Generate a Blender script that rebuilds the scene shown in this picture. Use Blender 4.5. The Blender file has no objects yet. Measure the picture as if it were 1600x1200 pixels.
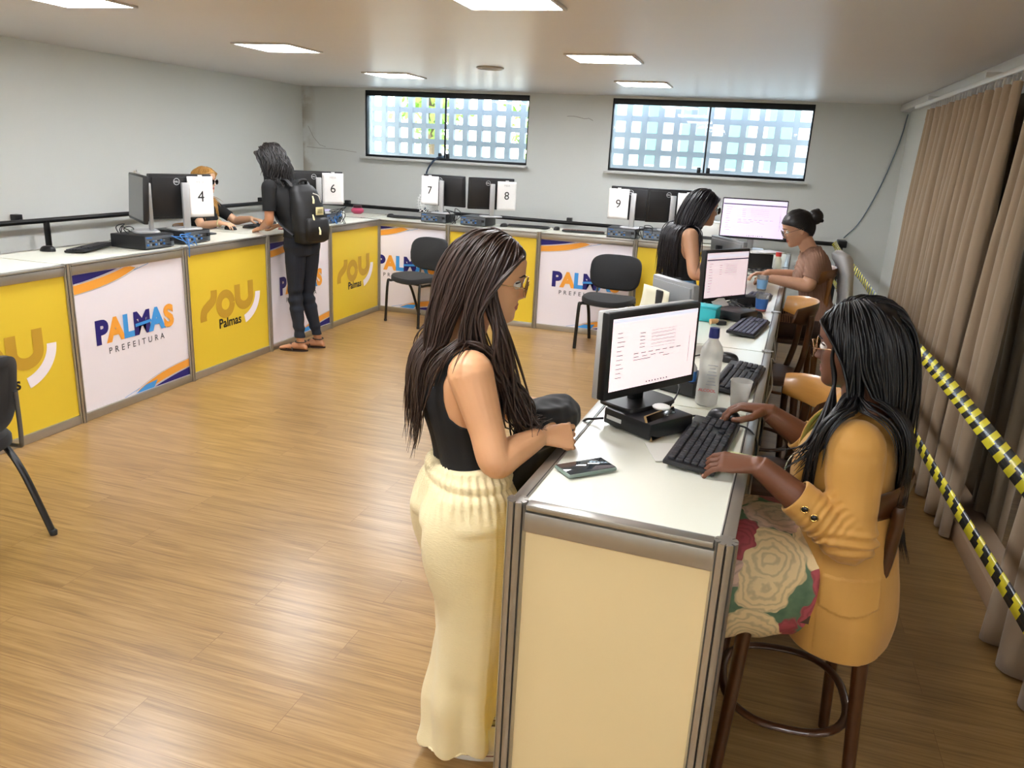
import bpy, bmesh, math, random
import numpy as np
from mathutils import Vector, Matrix
SC = bpy.context.scene
COL = SC.collection
PI = math.pi
random.seed(7)
RNG = np.random.default_rng(7)

# ------------------------------------------------------------------ camera, world, exposure
CAM_H = 1.7928
def camera_axes(yaw, pitch, roll):
    cy, sy, cp, sp = math.cos(yaw), math.sin(yaw), math.cos(pitch), math.sin(pitch)
    f = np.array([sy*cp, cy*cp, sp]); r = np.array([cy, -sy, 0.0]); u = np.cross(r, f)
    cr, sr = math.cos(roll), math.sin(roll)
    return cr*r+sr*u, -sr*r+cr*u, f
_r, _u, _f = camera_axes(math.radians(-16.4371), math.radians(-16.6447), math.radians(2.9914))
cd = bpy.data.cameras.new('camera'); cd.sensor_width = 36; cd.lens = 36*1223.13/1600; cd.clip_start = 0.05
cam = bpy.data.objects.new('camera', cd); COL.objects.link(cam)
M = Matrix.Identity(4)
for i in range(3):
    M[i][0] = _r[i]; M[i][1] = _u[i]; M[i][2] = -_f[i]
M[2][3] = CAM_H
cam.matrix_world = M
SC.camera = cam
vs = SC.view_settings
vs.view_transform = 'Standard'; vs.look = 'None'; vs.exposure = 0.17; vs.gamma = 1.0
vs.use_curve_mapping = False
w = bpy.data.worlds.new('world'); SC.world = w; w.use_nodes = True
nt = w.node_tree
bg = nt.nodes['Background']
sky = nt.nodes.new('ShaderNodeTexSky'); sky.sky_type = 'HOSEK_WILKIE'
sky.sun_direction = Vector((-0.5, 0.35, 0.8)).normalized(); sky.turbidity = 8.0; sky.ground_albedo = 0.5
nt.links.new(sky.outputs[0], bg.inputs[0])
bg.inputs[1].default_value = 46.0
sl = bpy.data.lights.new('sun', 'SUN'); sl.energy = 1.6; sl.angle = math.radians(1.0); sl.color = (1.0, 0.96, 0.9)
sun = bpy.data.objects.new('sun', sl); COL.objects.link(sun); sun.rotation_euler = (math.radians(28), 0, math.radians(-20))
PANEL_POWER = 52.0          # emission strength of the ceiling panels

# ------------------------------------------------------------------ materials
def lin(c):
    if isinstance(c, str):
        c = c.lstrip('#'); c = [int(c[i:i+2], 16)/255 for i in (0, 2, 4)]
    return tuple((x/12.92 if x <= 0.04045 else ((x+0.055)/1.055)**2.4) for x in c)+(1.0,)
MATS = {}
def mat(name, color, rough=0.5, metal=0.0, noise=0.0, nscale=30.0, bump=0.0, bscale=80.0, sheen=0.0, coat=0.0, emit=0.0, stretch=(1, 1, 1), spec=0.5, sss=0.0):
    if name in MATS: return MATS[name]
    m = bpy.data.materials.new(name); m.use_nodes = True
    t = m.node_tree; b = t.nodes['Principled BSDF']
    c = lin(color)
    b.inputs['Base Color'].default_value = c
    b.inputs['Roughness'].default_value = rough; b.inputs['Metallic'].default_value = metal
    b.inputs['Specular IOR Level'].default_value = spec
    if sheen: b.inputs['Sheen Weight'].default_value = sheen
    if coat: b.inputs['Coat Weight'].default_value = coat; b.inputs['Coat Roughness'].default_value = 0.1
    if emit: b.inputs['Emission Color'].default_value = c; b.inputs['Emission Strength'].default_value = emit
    if sss:
        b.inputs['Subsurface Weight'].default_value = sss; b.inputs['Subsurface Radius'].default_value = (0.012, 0.005, 0.003); b.inputs['Subsurface Scale'].default_value = 1.0
    if noise or bump:
        tc = t.nodes.new('ShaderNodeTexCoord'); mp = t.nodes.new('ShaderNodeMapping'); mp.inputs['Scale'].default_value = stretch
        t.links.new(tc.outputs['Object'], mp.inputs[0])
    if noise:
        n = t.nodes.new('ShaderNodeTexNoise'); n.inputs['Scale'].default_value = nscale; n.inputs['Detail'].default_value = 4
        t.links.new(mp.outputs[0], n.inputs['Vector'])
        mx = t.nodes.new('ShaderNodeMix'); mx.data_type = 'RGBA'
        mx.inputs[6].default_value = tuple(max(0, x*(1-noise)) for x in c[:3])+(1,)
        mx.inputs[7].default_value = tuple(min(1, x*(1+noise)) for x in c[:3])+(1,)
        t.links.new(n.outputs['Fac'], mx.inputs[0]); t.links.new(mx.outputs[2], b.inputs['Base Color'])
    if bump:
        n2 = t.nodes.new('ShaderNodeTexNoise'); n2.inputs['Scale'].default_value = bscale; n2.inputs['Detail'].default_value = 3
        t.links.new(mp.outputs[0], n2.inputs['Vector'])
        bp = t.nodes.new('ShaderNodeBump'); bp.inputs['Strength'].default_value = bump; bp.inputs['Distance'].default_value = 0.004
        t.links.new(n2.outputs['Fac'], bp.inputs['Height']); t.links.new(bp.outputs[0], b.inputs['Normal'])
    MATS[name] = m
    return m

def mat_floor():
    m = bpy.data.materials.new('oak_laminate'); m.use_nodes = True; t = m.node_tree; N = t.nodes; L = t.links
    b = N['Principled BSDF']
    tc = N.new('ShaderNodeTexCoord')
    br = N.new('ShaderNodeTexBrick'); br.offset = 0.37; br.squash = 1.0
    br.inputs['Scale'].default_value = 1.0; br.inputs['Mortar Size'].default_value = 0.0012; br.inputs['Mortar Smooth'].default_value = 0.3
    br.inputs['Brick Width'].default_value = 1.25; br.inputs['Row Height'].default_value = 0.195
    br.inputs['Color1'].default_value = (0, 0, 0, 1); br.inputs['Color2'].default_value = (1, 1, 1, 1); br.inputs['Mortar'].default_value = (0.5, 0.5, 0.5, 1)
    L.new(tc.outputs['Object'], br.inputs['Vector'])
    mp = N.new('ShaderNodeMapping'); mp.inputs['Scale'].default_value = (1.3, 16.0, 1.0)
    # shift the grain from plank to plank
    ad = N.new('ShaderNodeVectorMath'); ad.operation = 'MULTIPLY_ADD'; ad.inputs[1].default_value = (7.3, 3.1, 0)
    L.new(br.outputs['Color'], ad.inputs[0]); L.new(tc.outputs['Object'], ad.inputs[2]); L.new(ad.outputs[0], mp.inputs[0])
    n1 = N.new('ShaderNodeTexNoise'); n1.inputs['Scale'].default_value = 1.6; n1.inputs['Detail'].default_value = 7; n1.inputs['Roughness'].default_value = 0.6; n1.inputs['Distortion'].default_value = 0.8
    L.new(mp.outputs[0], n1.inputs['Vector'])
    mp2 = N.new('ShaderNodeMapping'); mp2.inputs['Scale'].default_value = (2.0, 70.0, 1.0)
    L.new(ad.outputs[0], mp2.inputs[0])
    n2 = N.new('ShaderNodeTexNoise'); n2.inputs['Scale'].default_value = 1.5; n2.inputs['Detail'].default_value = 3
    L.new(mp2.outputs[0], n2.inputs['Vector'])
    cr = N.new('ShaderNodeValToRGB')
    e = cr.color_ramp.elements
    e[0].position = 0.28; e[0].color = lin('#6e512c'); e[1].position = 0.72; e[1].color = lin('#b49262')
    x = e.new(0.5); x.color = lin('#997848')
    mm = N.new('ShaderNodeMix'); mm.data_type = 'FLOAT'; mm.inputs[0].default_value = 0.4
    L.new(n1.outputs['Fac'], mm.inputs[2]); L.new(n2.outputs['Fac'], mm.inputs[3]); L.new(mm.outputs[0], cr.inputs[0])
    # per-plank tint
    mx = N.new('ShaderNodeMix'); mx.data_type = 'RGBA'; mx.blend_type = 'MULTIPLY'; mx.inputs[0].default_value = 1.0
    cr2 = N.new('ShaderNodeValToRGB'); cr2.color_ramp.elements[0].color = (0.90, 0.89, 0.87, 1); cr2.color_ramp.elements[1].color = (1.0, 1.0, 1.0, 1)
    L.new(br.outputs['Color'], cr2.inputs[0]); L.new(cr.outputs[0], mx.inputs[6]); L.new(cr2.outputs[0], mx.inputs[7])
    mo = N.new('ShaderNodeMix'); mo.data_type = 'RGBA'; mo.inputs[7].default_value = lin('#7d5a33')
    L.new(br.outputs['Fac'], mo.inputs[0]); L.new(mx.outputs[2], mo.inputs[6]); L.new(mo.outputs[2], b.inputs['Base Color'])
    b.inputs['Roughness'].default_value = 0.30
    bp = N.new('ShaderNodeBump'); bp.inputs['Strength'].default_value = 0.08; bp.inputs['Distance'].default_value = 0.002
    L.new(n2.outputs['Fac'], bp.inputs['Height']); L.new(bp.outputs[0], b.inputs['Normal'])
    return m

def mat_glass(name, tint=(0.93, 0.97, 0.97), gl=0.06, clear=1.0):
    m = bpy.data.materials.new(name); m.use_nodes = True; t = m.node_tree; N = t.nodes; L = t.links
    N.remove(N['Principled BSDF'])
    tr = N.new('ShaderNodeBsdfTransparent'); tr.inputs[0].default_value = tint+(1,)
    g = N.new('ShaderNodeBsdfGlossy'); g.inputs['Roughness'].default_value = 0.03
    fr = N.new('ShaderNodeFresnel'); fr.inputs[0].default_value = 1.45
    mx = N.new('ShaderNodeMixShader')
    L.new(fr.outputs[0], mx.inputs[0]); L.new(tr.outputs[0], mx.inputs[1]); L.new(g.outputs[0], mx.inputs[2])
    out = N['Material Output']
    if clear < 1.0:
        d = N.new('ShaderNodeBsdfTranslucent'); d.inputs[0].default_value = (0.95, 0.95, 0.93, 1)
        d2 = N.new('ShaderNodeBsdfDiffuse'); d2.inputs[0].default_value = (0.9, 0.9, 0.88, 1)
        a = N.new('ShaderNodeMixShader'); a.inputs[0].default_value = 0.5
        L.new(d.outputs[0], a.inputs[1]); L.new(d2.outputs[0], a.inputs[2])
        m2 = N.new('ShaderNodeMixShader'); m2.inputs[0].default_value = clear
        L.new(a.outputs[0], m2.inputs[1]); L.new(mx.outputs[0], m2.inputs[2]); L.new(m2.outputs[0], out.inputs[0])
    else:
        L.new(mx.outputs[0], out.inputs[0])
    MATS[name] = m
    return m

# ------------------------------------------------------------------ mesh builder
def V3(p): return np.array(p, dtype=float)
def nrm(v):
    v = V3(v); return v/max(1e-12, np.linalg.norm(v))
def rotz(a):
    c, s = math.cos(a), math.sin(a); return np.array([[c, -s, 0], [s, c, 0], [0, 0, 1.0]])
class MB:
    def __init__(s): s.v = []; s.f = []; s.m = []; s.n = 0
    def add(s, V, F, mi=0):
        V = np.asarray(V, dtype=float).reshape(-1, 3); s.v.append(V)
        o = s.n
        s.f += [tuple(i+o for i in f) for f in F]; s.m += [mi]*len(F); s.n += len(V)
        return s
    def box(s, c, size, mi=0, bev=0.0, rot=None, seg=2):
        sx, sy, sz = [x/2 for x in size]
        if bev <= 0:
            V = np.array([(x, y, z) for x in (-sx, sx) for y in (-sy, sy) for z in (-sz, sz)])
            F = [(0, 1, 3, 2), (4, 6, 7, 5), (0, 4, 5, 1), (2, 3, 7, 6), (0, 2, 6, 4), (1, 5, 7, 3)]
        else:
            bm = bmesh.new(); bmesh.ops.create_cube(bm, size=1.0)
            for v in bm.verts: v.co = (v.co.x*size[0], v.co.y*size[1], v.co.z*size[2])
            bmesh.ops.bevel(bm, geom=bm.edges[:], offset=min(bev, min(size)*0.49), segments=seg, profile=0.5, affect='EDGES')
            bm.verts.index_update()
            V = np.array([v.co[:] for v in bm.verts]); F = [tuple(v.index for v in f.verts) for f in bm.faces]; bm.free()
        if rot is not None: V = V @ np.asarray(rot).T
        return s.add(V+V3(c), F, mi)
    def loft(s, rings, mi=0, cap=True, closed=False):
        n = len(rings[0]); V = np.concatenate([np.asarray(r, float) for r in rings]); F = []
        k = len(rings)
        for i in range(k if closed else k-1):
            a = i*n; b = ((i+1) % k)*n
            for j in range(n):
                j2 = (j+1) % n
                F.append((a+j, a+j2, b+j2, b+j))
        if cap and not closed:
            F.append(tuple(range(n-1, -1, -1))); F.append(tuple((k-1)*n+j for j in range(n)))
        return s.add(V, F, mi)
    def tube(s, path, r, n=10, mi=0, cap=True, flat=1.0, closed=False):
        P = [V3(p) for p in path]; k = len(P)
        R = [r]*k if np.isscalar(r) else list(r)
        t0 = nrm(P[1]-P[0]); a = V3((0, 0, 1)) if abs(t0[2]) < 0.9 else V3((1, 0, 0))
        X = nrm(np.cross(t0, a)); rings = []
        for i in range(k):
            if closed: t = nrm(P[(i+1) % k]-P[i-1])
            else: t = nrm(P[min(i+1, k-1)]-P[max(i-1, 0)])
            X = nrm(X-t*(X@t)); Yv = np.cross(t, X)
            rings.append([P[i]+R[i]*(math.cos(q)*X+flat*math.sin(q)*Yv) for q in np.linspace(0, 2*PI, n, endpoint=False)])
        return s.loft(rings, mi, cap, closed)
    def lathe(s, prof, c=(0, 0, 0), n=24, mi=0, cap=True):
        rings = [[V3(c)+V3((r*math.cos(q), r*math.sin(q), z)) for q in np.linspace(0, 2*PI, n, endpoint=False)] for r, z in prof]
        return s.loft(rings, mi, cap)
    def ell(s, c, rad, mi=0, n=16, k=10, rot=None):
        rings = []
        for i in range(k+1):
            a = -PI/2+PI*i/k; rr = max(0.02, math.cos(a)); z = math.sin(a)
            rings.append([V3((rad[0]*rr*math.cos(q), rad[1]*rr*math.sin(q), rad[2]*z)) for q in np.linspace(0, 2*PI, n, endpoint=False)])
        if rot is not None: rings = [[np.asarray(rot)@p for p in r_] for r_ in rings]
        return s.loft([[V3(c)+p for p in r_] for r_ in rings], mi)
    def poly(s, pts, O, X, Y, th=0.0, mi=0):
        """flat polygon (2D pts) in the plane O + x X + y Y, optionally thick along X x Y"""
        X = V3(X); Y = V3(Y); O = V3(O); Nn = np.cross(X, Y)
        a = [O+p[0]*X+p[1]*Y for p in pts]; n = len(a)
        if th == 0: return s.add(a, [tuple(range(n))], mi)
        b = [p+Nn*th for p in a]
        F = [tuple(range(n-1, -1, -1)), tuple(range(n, 2*n))]+[(i, (i+1) % n, n+(i+1) % n, n+i) for i in range(n)]
        return s.add(a+b, F, mi)
    def ribbon(s, pts, w, O, X, Y, mi=0):
        """flat stroke of width w following 2D pts"""
        P = [np.array(p, float) for p in pts]; A = []; B = []
        for i in range(len(P)):
            t = P[min(i+1, len(P)-1)]-P[max(0, i-1)]; t = t/np.linalg.norm(t); nn = np.array([-t[1], t[0]])
            ww = w if np.isscalar(w) else w[i]
            A.append(P[i]+nn*ww/2); B.append(P[i]-nn*ww/2)
        X = V3(X); Y = V3(Y); O = V3(O); n = len(P)
        VV = [O+p[0]*X+p[1]*Y for p in A+B]
        return s.add(VV, [(i, n+i, n+i+1, i+1) for i in range(n-1)], mi)
    def grid(s, fn, nu, nv, mi=0, closed_u=False):
        V = [fn(i/(nu if closed_u else nu-1), j/(nv-1)) for i in range(nu) for j in range(nv)]; F = []
        for i in range(nu if closed_u else nu-1):
            for j in range(nv-1):
                i2 = (i+1) % nu
                F.append((i*nv+j, i2*nv+j, i2*nv+j+1, i*nv+j+1))
        return s.add(V, F, mi)
    def text(s, body, size, O, X, Y, mi=0, bold=0.0, align='CENTER', spacing=1.0):
        V, F = text_geo(body, size, bold, align, spacing)
        if len(V): s.add(V3(O)+V[:, :1]*V3(X)+V[:, 1:2]*V3(Y), F, mi)
        return s
    def xform(s, A=None, t=(0, 0, 0)):
        for i in range(len(s.v)):
            if A is not None: s.v[i] = s.v[i] @ np.asarray(A).T
            s.v[i] = s.v[i]+V3(t)
        return s
    def mesh(s, name, mats, smooth=True, auto=40):
        me = bpy.data.meshes.new(name)
        VV = np.concatenate(s.v) if s.v else np.zeros((0, 3))
        me.from_pydata(VV.tolist(), [], s.f)
        for m in (mats if isinstance(mats, (list, tuple)) else [mats]): me.materials.append(m)
        me.polygons.foreach_set('material_index', s.m)
        if smooth: smooth_mesh(me, auto)
        me.update()
        return me
    def build(s, name, mats, parent=None, loc=None, rz=None, smooth=True, auto=40):
        o = bpy.data.objects.new(name, s.mesh(name, mats, smooth, auto)); COL.objects.link(o)
        if parent is not None: o.parent = parent
        if loc is not None: o.location = loc
        if rz is not None: o.rotation_euler = (0, 0, rz)
        return o
def smooth_mesh(me, auto=40):
    me.polygons.foreach_set('use_smooth', [True]*len(me.polygons))
    if auto < 180:
        try: me.set_sharp_from_angle(angle=math.radians(auto))
        except Exception: pass
_TC = {}
def text_geo(body, size, bold=0.0, align='CENTER', spacing=1.0):
    k = (body, size, bold, align, spacing)
    if k in _TC: return _TC[k]
    c = bpy.data.curves.new('lettering', 'FONT'); c.body = body; c.size = size; c.align_x = align; c.offset = bold; c.space_character = spacing; c.resolution_u = 4
    o = bpy.data.objects.new('lettering', c); COL.objects.link(o)
    dg = bpy.context.evaluated_depsgraph_get(); me = bpy.data.meshes.new_from_object(o.evaluated_get(dg))
    V = np.array([v.co[:] for v in me.vertices]).reshape(-1, 3); F = [tuple(p.vertices) for p in me.polygons]
    bpy.data.objects.remove(o); bpy.data.curves.remove(c); bpy.data.meshes.remove(me)
    _TC[k] = (V, F); return V, F

def tag(o, label=None, cat=None, group=None, kind=None):
    if label: o['label'] = label
    if cat: o['category'] = cat
    if group: o['group'] = group
    if kind: o['kind'] = kind
    return o
def thing(name, label, cat, loc=(0, 0, 0), rz=0.0, group=None):
    o = bpy.data.objects.new(name, None); COL.objects.link(o); o.empty_display_size = 0.1
    o.location = loc; o.rotation_euler = (0, 0, rz)
    return tag(o, label, cat, group)
def struct(o): return tag(o, kind='structure')
def copy_thing(o, loc, rz, label, group=None, name=None):
    def rec(a, parent):
        c = a.copy(); COL.objects.link(c); c.parent = parent
        for ch in [x for x in KIDS.get(a.name, [])]: rec(ch, c)
        return c
    global KIDS
    KIDS = {}
    for x in COL.objects:
        if x.parent: KIDS.setdefault(x.parent.name, []).append(x)
    r = rec(o, None); r.location = loc; r.rotation_euler = (0, 0, rz); r['label'] = label
    if group: r['group'] = group
    return r
def arc(c, r, a0, a1, n=12, ry=None):
    ry = r if ry is None else ry
    return [(c[0]+r*math.cos(a), c[1]+ry*math.sin(a)) for a in np.linspace(a0, a1, n)]
def bez(p0, p1, p2, n=10):
    return [tuple((1-t)**2*np.array(p0)+2*t*(1-t)*np.array(p1)+t*t*np.array(p2)) for t in np.linspace(0, 1, n)]
def spline(pts, n=8):
    """Catmull-Rom through 3D points"""
    P = [V3(p) for p in pts]; P = [2*P[0]-P[1]]+P+[2*P[-1]-P[-2]]; out = []
    for i in range(1, len(P)-2):
        for t in np.linspace(0, 1, n, endpoint=False):
            a, b, c, d = P[i-1:i+3]
            out.append(0.5*((2*b)+(c-a)*t+(2*a-5*b+4*c-d)*t*t+(3*b-a-3*c+d)*t**3))
    out.append(P[-2]); return out

WHITE = mat('white_plastic', '#eeeeea', 0.4)
BLACK = mat('black_plastic', '#141416', 0.45)
DARK = mat('dark_grey_plastic', '#26272a', 0.5)
ALU = mat('aluminium', '#b3b0a8', 0.32, 0.85, noise=0.06, nscale=12)
ALU_D = mat('aluminium_groove', '#3c3b38', 0.5, 0.6)
SILVER = mat('silver_plastic', '#b9bbbc', 0.35, 0.35)
LAMI = mat('white_laminate', '#e9eada', 0.24, noise=0.02, nscale=3)
PANELW = mat('white_panel', '#efe9ef', 0.5)
PANEL_LOWLIT = mat('cream_panel', '#e0c998', 0.45, noise=0.02, nscale=2)  # pale panel with the tan of low light put into its colour
PANELY = mat('yellow_panel', '#e6c634', 0.5)
NAVY = mat('navy_print', '#1b1470', 0.5)
ORANGE = mat('orange_print', '#f2a53c', 0.5)
SKYB = mat('light_blue_print', '#3f9be6', 0.5)
GREYP = mat('grey_print', '#4a4a50', 0.5)
LGREY = mat('light_grey_print', '#b8b6b4', 0.5)
GOLD = mat('gold_print', '#c49a2c', 0.5)
BLKP = mat('black_print', '#111111', 0.5)
PAPER = mat('white_paper', '#f4f4f2', 0.6)
PRINTW = mat('white_print', '#f5eff5', 0.5)
CABLE = mat('black_cable', '#17181b', 0.5)
BLUEC = mat('blue_cable', '#3f7fc4', 0.45)
WALLM = mat('white_wall_paint', '#eaede8', 0.6, noise=0.02, nscale=1.2, bump=0.05, bscale=120)
CEILM = mat('ceiling_paint', '#e6e2df', 0.38, noise=0.02, nscale=0.8, bump=0.04, bscale=3, stretch=(0.5, 6, 1))

# ------------------------------------------------------------------ the room
XL, XR, YB, YF, ZC = -5.6, 1.33, 9.1, -2.2, 2.42
WIN = [(-4.73, -2.65), (-1.69, 0.425)]; WZ0, WZ1 = 1.625, 2.395
def slab(name, c, size, m):
    return struct(MB().box(c, size).build(name, m, smooth=False))
slab('floor', ((XL+XR)/2, (YB+YF)/2, -0.05), (XR-XL+0.4, YB-YF+0.4, 0.1), mat_floor()).location = (0, 0, 0)
slab('ceiling', ((XL+XR)/2, (YB+YF)/2, ZC+0.05), (XR-XL+0.4, YB-YF+0.4, 0.1), CEILM)
slab('wall_left', (XL-0.1, (YB+YF)/2, ZC/2), (0.2, YB-YF+0.4, ZC), WALLM)
slab('wall_right', (XR+0.1, (YB+YF)/2, ZC/2), (0.2, YB-YF+0.4, ZC), WALLM)
slab('wall_front', ((XL+XR)/2, YF-0.1, ZC/2), (XR-XL, 0.2, ZC), WALLM)
mb = MB(); WT = 0.16; yc = YB+WT/2
xs = [XL]+[x for wn in WIN for x in wn]+[XR]
mb.box(((XL+XR)/2, yc, WZ0/2), (XR-XL, WT, WZ0)); mb.box(((XL+XR)/2, yc, (WZ1+ZC)/2), (XR-XL, WT, ZC-WZ1))
for a, b in ((xs[0], xs[1]), (xs[2], xs[3]), (xs[4], xs[5])):
    mb.box(((a+b)/2, yc, (WZ0+WZ1)/2), (b-a, WT, WZ1-WZ0))
def mat_backwall():
    m = mat('back_wall_paint', '#dcdfdb', 0.6, noise=0.02, nscale=1.2, bump=0.05, bscale=120)
    t = m.node_tree; N = t.nodes; L = t.links; b = N['Principled BSDF']
    # a damp stain running down beside the left corner
    tc = N.new('ShaderNodeTexCoord'); sp = N.new('ShaderNodeSeparateXYZ'); L.new(tc.outputs['Object'], sp.inputs[0])
    n = N.new('ShaderNodeTexNoise'); n.inputs['Scale'].default_value = 5; n.inputs['Detail'].default_value = 5; L.new(tc.outputs['Object'], n.inputs['Vector'])
    mr = N.new('ShaderNodeMapRange'); mr.inputs[1].default_value = XL+0.01; mr.inputs[2].default_value = XL+0.2; mr.inputs[3].default_value = 1; mr.inputs[4].default_value = 0
    L.new(sp.outputs[0], mr.inputs[0])
    mu = N.new('ShaderNodeMath'); mu.operation = 'MULTIPLY'; L.new(mr.outputs[0], mu.inputs[0])
    cr = N.new('ShaderNodeValToRGB'); cr.color_ramp.elements[0].position = 0.42; cr.color_ramp.elements[1].position = 0.58
    L.new(n.outputs['Fac'], cr.inputs[0]); L.new(cr.outputs[0], mu.inputs[1])
    m2 = N.new('ShaderNodeMath'); m2.operation = 'MULTIPLY'; m2.inputs[1].default_value = 0.55; L.new(mu.outputs[0], m2.inputs[0])
    mx = N.new('ShaderNodeMix'); mx.data_type = 'RGBA'; mx.inputs[7].default_value = lin('#8d7650')
    src = b.inputs['Base Color'].links[0].from_socket
    L.new(m2.outputs[0], mx.inputs[0]); L.new(src, mx.inputs[6]); L.new(mx.outputs[2], b.inputs['Base Color'])
    return m
struct(mb.build('wall_back', mat_backwall(), smooth=False))
# moulding along the top of the right wall, and the low ledge under the mirror
struct(MB().box((XR-0.05, 4.0, 2.385), (0.1, 10.2, 0.07), bev=0.015).build('trim_1', mat('white_trim', '#dcdcda', 0.45)))
BASE_M = mat('brown_baseboard', '#a08468', 0.5, noise=0.05, nscale=8)
struct(MB().box((1.215, 2.3, 0.05), (0.11, 9.2, 0.1), bev=0.006).build('baseboard_right', BASE_M))

# hairline cracks in the plaster
CRK = mat('crack_grey', '#8b857a', 0.8)
wb = bpy.data.objects['wall_back']
for pts in ([(-2.20, 2.185), (-2.12, 2.188), (-2.06, 2.178), (-2.0, 2.165), (-1.95, 2.172), (-1.90, 2.15)], [(-5.55, 1.70), (-5.40, 1.692), (-5.2, 1.69), (-5.0, 1.68), (-4.85, 1.665)], [(-5.52, 1.95), (-5.45, 1.82), (-5.36, 1.73), (-5.28, 1.71)]):
    MB().tube([(x, YB-0.0005, z) for x, z in pts], 0.0022, 5).build('plaster_crack', CRK, wb)
# windows: black aluminium frame, two sliding panes, latches
FRAME = mat('black_window_frame', '#1f2226', 0.35, 0.3)
GLASS = mat_glass('window_glass')
for k, (a, b) in enumerate(WIN):
    wdw = struct(thing('window_%d' % (k+1), None, None, ((a+b)/2, YB+0.05, WZ0)))
    W_ = b-a; H_ = WZ1-WZ0; f = MB()
    f.box((0, 0, H_-0.03), (W_, 0.08, 0.06), bev=0.004); f.box((0, 0, 0.014), (W_, 0.08, 0.028), bev=0.004)
    for sx in (-1, 1): f.box((sx*(W_/2-0.008), 0, H_/2), (0.016, 0.08, H_), bev=0.003)
    f.box((0, -0.005, H_/2), (0.018, 0.03, H_-0.05), bev=0.003)
    f.build('window_frame', FRAME, wdw)
    for sx in (-1, 1):
        MB().box((sx*W_/4, 0.006*sx, H_/2), (W_/2-0.02, 0.006, H_-0.08)).build('pane', GLASS, wdw, smooth=False)
        MB().box((sx*0.05, -0.035, 0.055), (0.04, 0.035, 0.06), bev=0.006).build('latch', FRAME, wdw)
    MB().box((0, -0.115, -0.02), (W_+0.05, 0.09, 0.02), bev=0.006).build('window_sill', mat('sill_paint', '#cfcfcb', 0.5), wdw)
# pierced concrete block screen outside each window
CONC = mat('concrete_block', '#a4a8ad', 0.8, noise=0.04, nscale=6)
for k, (a, b) in enumerate(WIN):
    s = MB(); pitch = 0.186; y0 = YB+0.55; x0, x1 = (a-0.75, -2.2) if k == 0 else (-2.14, b+0.75); z0, z1 = -0.02, WZ1+0.65
    nx = int((x1-x0)/pitch); nz = int((z1-z0)/pitch)
    for i in range(nx+1): s.box((x0+i*pitch, y0, (z0+z1)/2), (0.068, 0.07, z1-z0))
    for j in range(nz+1): s.box(((x0+x1)/2, y0, z0+j*pitch), (x1-x0, 0.062, 0.062))
    tag(s.build('concrete_screen', CONC, smooth=False), ['pierced concrete block screen outside the left window', 'pierced concrete block screen outside the right window'][k], 'block screen', 'concrete screens outside the windows')

# outside: a tree and a pale building beyond the screens
def outside_tree(x, y, h, label, seed):
    rng = np.random.default_rng(seed); t = thing('tree', label, 'tree', (x, y, 0), 0, 'trees outside the windows')
    MB().tube(spline([(0, 0, 0), (0.05, 0.05, h*0.4), (-0.05, 0, h*0.75)]), 0.09, 8).build('trunk', mat('bark', '#6b5640', 0.9, noise=0.2), t)
    m = MB()
    for i in range(420):
        d = nrm(rng.normal(size=3)); p = V3((0, 0, h*0.72))+d*rng.uniform(0.3, 1)*V3((0.75, 0.75, h*0.3))
        q = nrm(rng.normal(size=3)); r = nrm(np.cross(q, d)); s_ = rng.uniform(0.07, 0.14)
        m.add([p-q*s_, p+r*s_*0.5, p+q*s_, p-r*s_*0.5], [(0, 1, 2, 3)])
    m.build('foliage', mat('leaves', '#86a83c', 0.6, noise=0.3), t, smooth=False)
outside_tree(-5.6, 13.2, 3.6, 'leafy green tree seen through the left part of the left window', 1)
outside_tree(-3.6, 13.6, 3.3, 'leafy green tree seen through the middle of the left window', 2)
bd = thing('building', 'pale building with green shutters seen through the right window', 'building', (-0.8, 17, 0))
MB().box((0, 0, 1.6), (4.5, 1.5, 3.2)).build('wall', mat('pale_facade', '#e4e6e4', 0.7), bd, smooth=False)
for i in range(4): MB().box((-1.4+i*0.8, -0.77, 2.2), (0.45, 0.06, 1.1), bev=0.01).build('shutter', mat('green_shutter', '#6fa08c', 0.6), bd)
struct(MB().box((0, 16, -0.06), (50, 13, 0.1)).build('ground', mat('outside_ground', '#c9c7c0', 0.9), smooth=False))

# recessed ceiling panels
PANEL = mat('led_diffuser', '#f8faff', 0.4, emit=PANEL_POWER)
LIGHTS = [(-1.13, 5.65, 'square ceiling light in front of the right window, nearer of that pair'), (-1.13, 7.53, 'square ceiling light closest to the right window'),
          (-3.48, 5.35, 'square ceiling light over the left counter, near the left wall'), (-3.48, 7.3, 'square ceiling light closest to the left window'),
          (-1.18, 3.55, 'square ceiling light cut by the top edge above the middle of the room'), (-3.5, 3.5, 'square ceiling light cut by the top left corner of the picture'),
          (-1.15, 1.5, 'square ceiling light overhead near the camera'), 
          (-1.15, -0.6, 'square ceiling light behind the camera'), (-3.5, -0.6, 'square ceiling light at the rear left of the room'), (0.75, -0.6, 'square ceiling light at the rear right of the room')]  # rear right panel is added out of view to brighten the right side
for x, y, lb in LIGHTS:
    t = thing('ceiling_light', lb, 'ceiling light', (x, y, ZC), 0, 'square ceiling lights')
    f = MB(); s = 0.225
    for sx in (-1, 1):
        f.box((sx*s, 0, -0.006), (0.018, 2*s+0.018, 0.012), bev=0.002); f.box((0, sx*s, -0.006), (2*s-0.018, 0.018, 0.012), bev=0.002)
    f.build('light_frame', mat('lamp_frame', '#cfcac4', 0.4), t)
    MB().box((0, 0, -0.005), (2*s-0.018, 2*s-0.018, 0.006)).build('diffuser', PANEL, t, smooth=False)
sp = thing('ceiling_speaker', 'round grey speaker grille set in the ceiling between the lights', 'speaker', (-2.22, 6.43, ZC))
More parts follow.
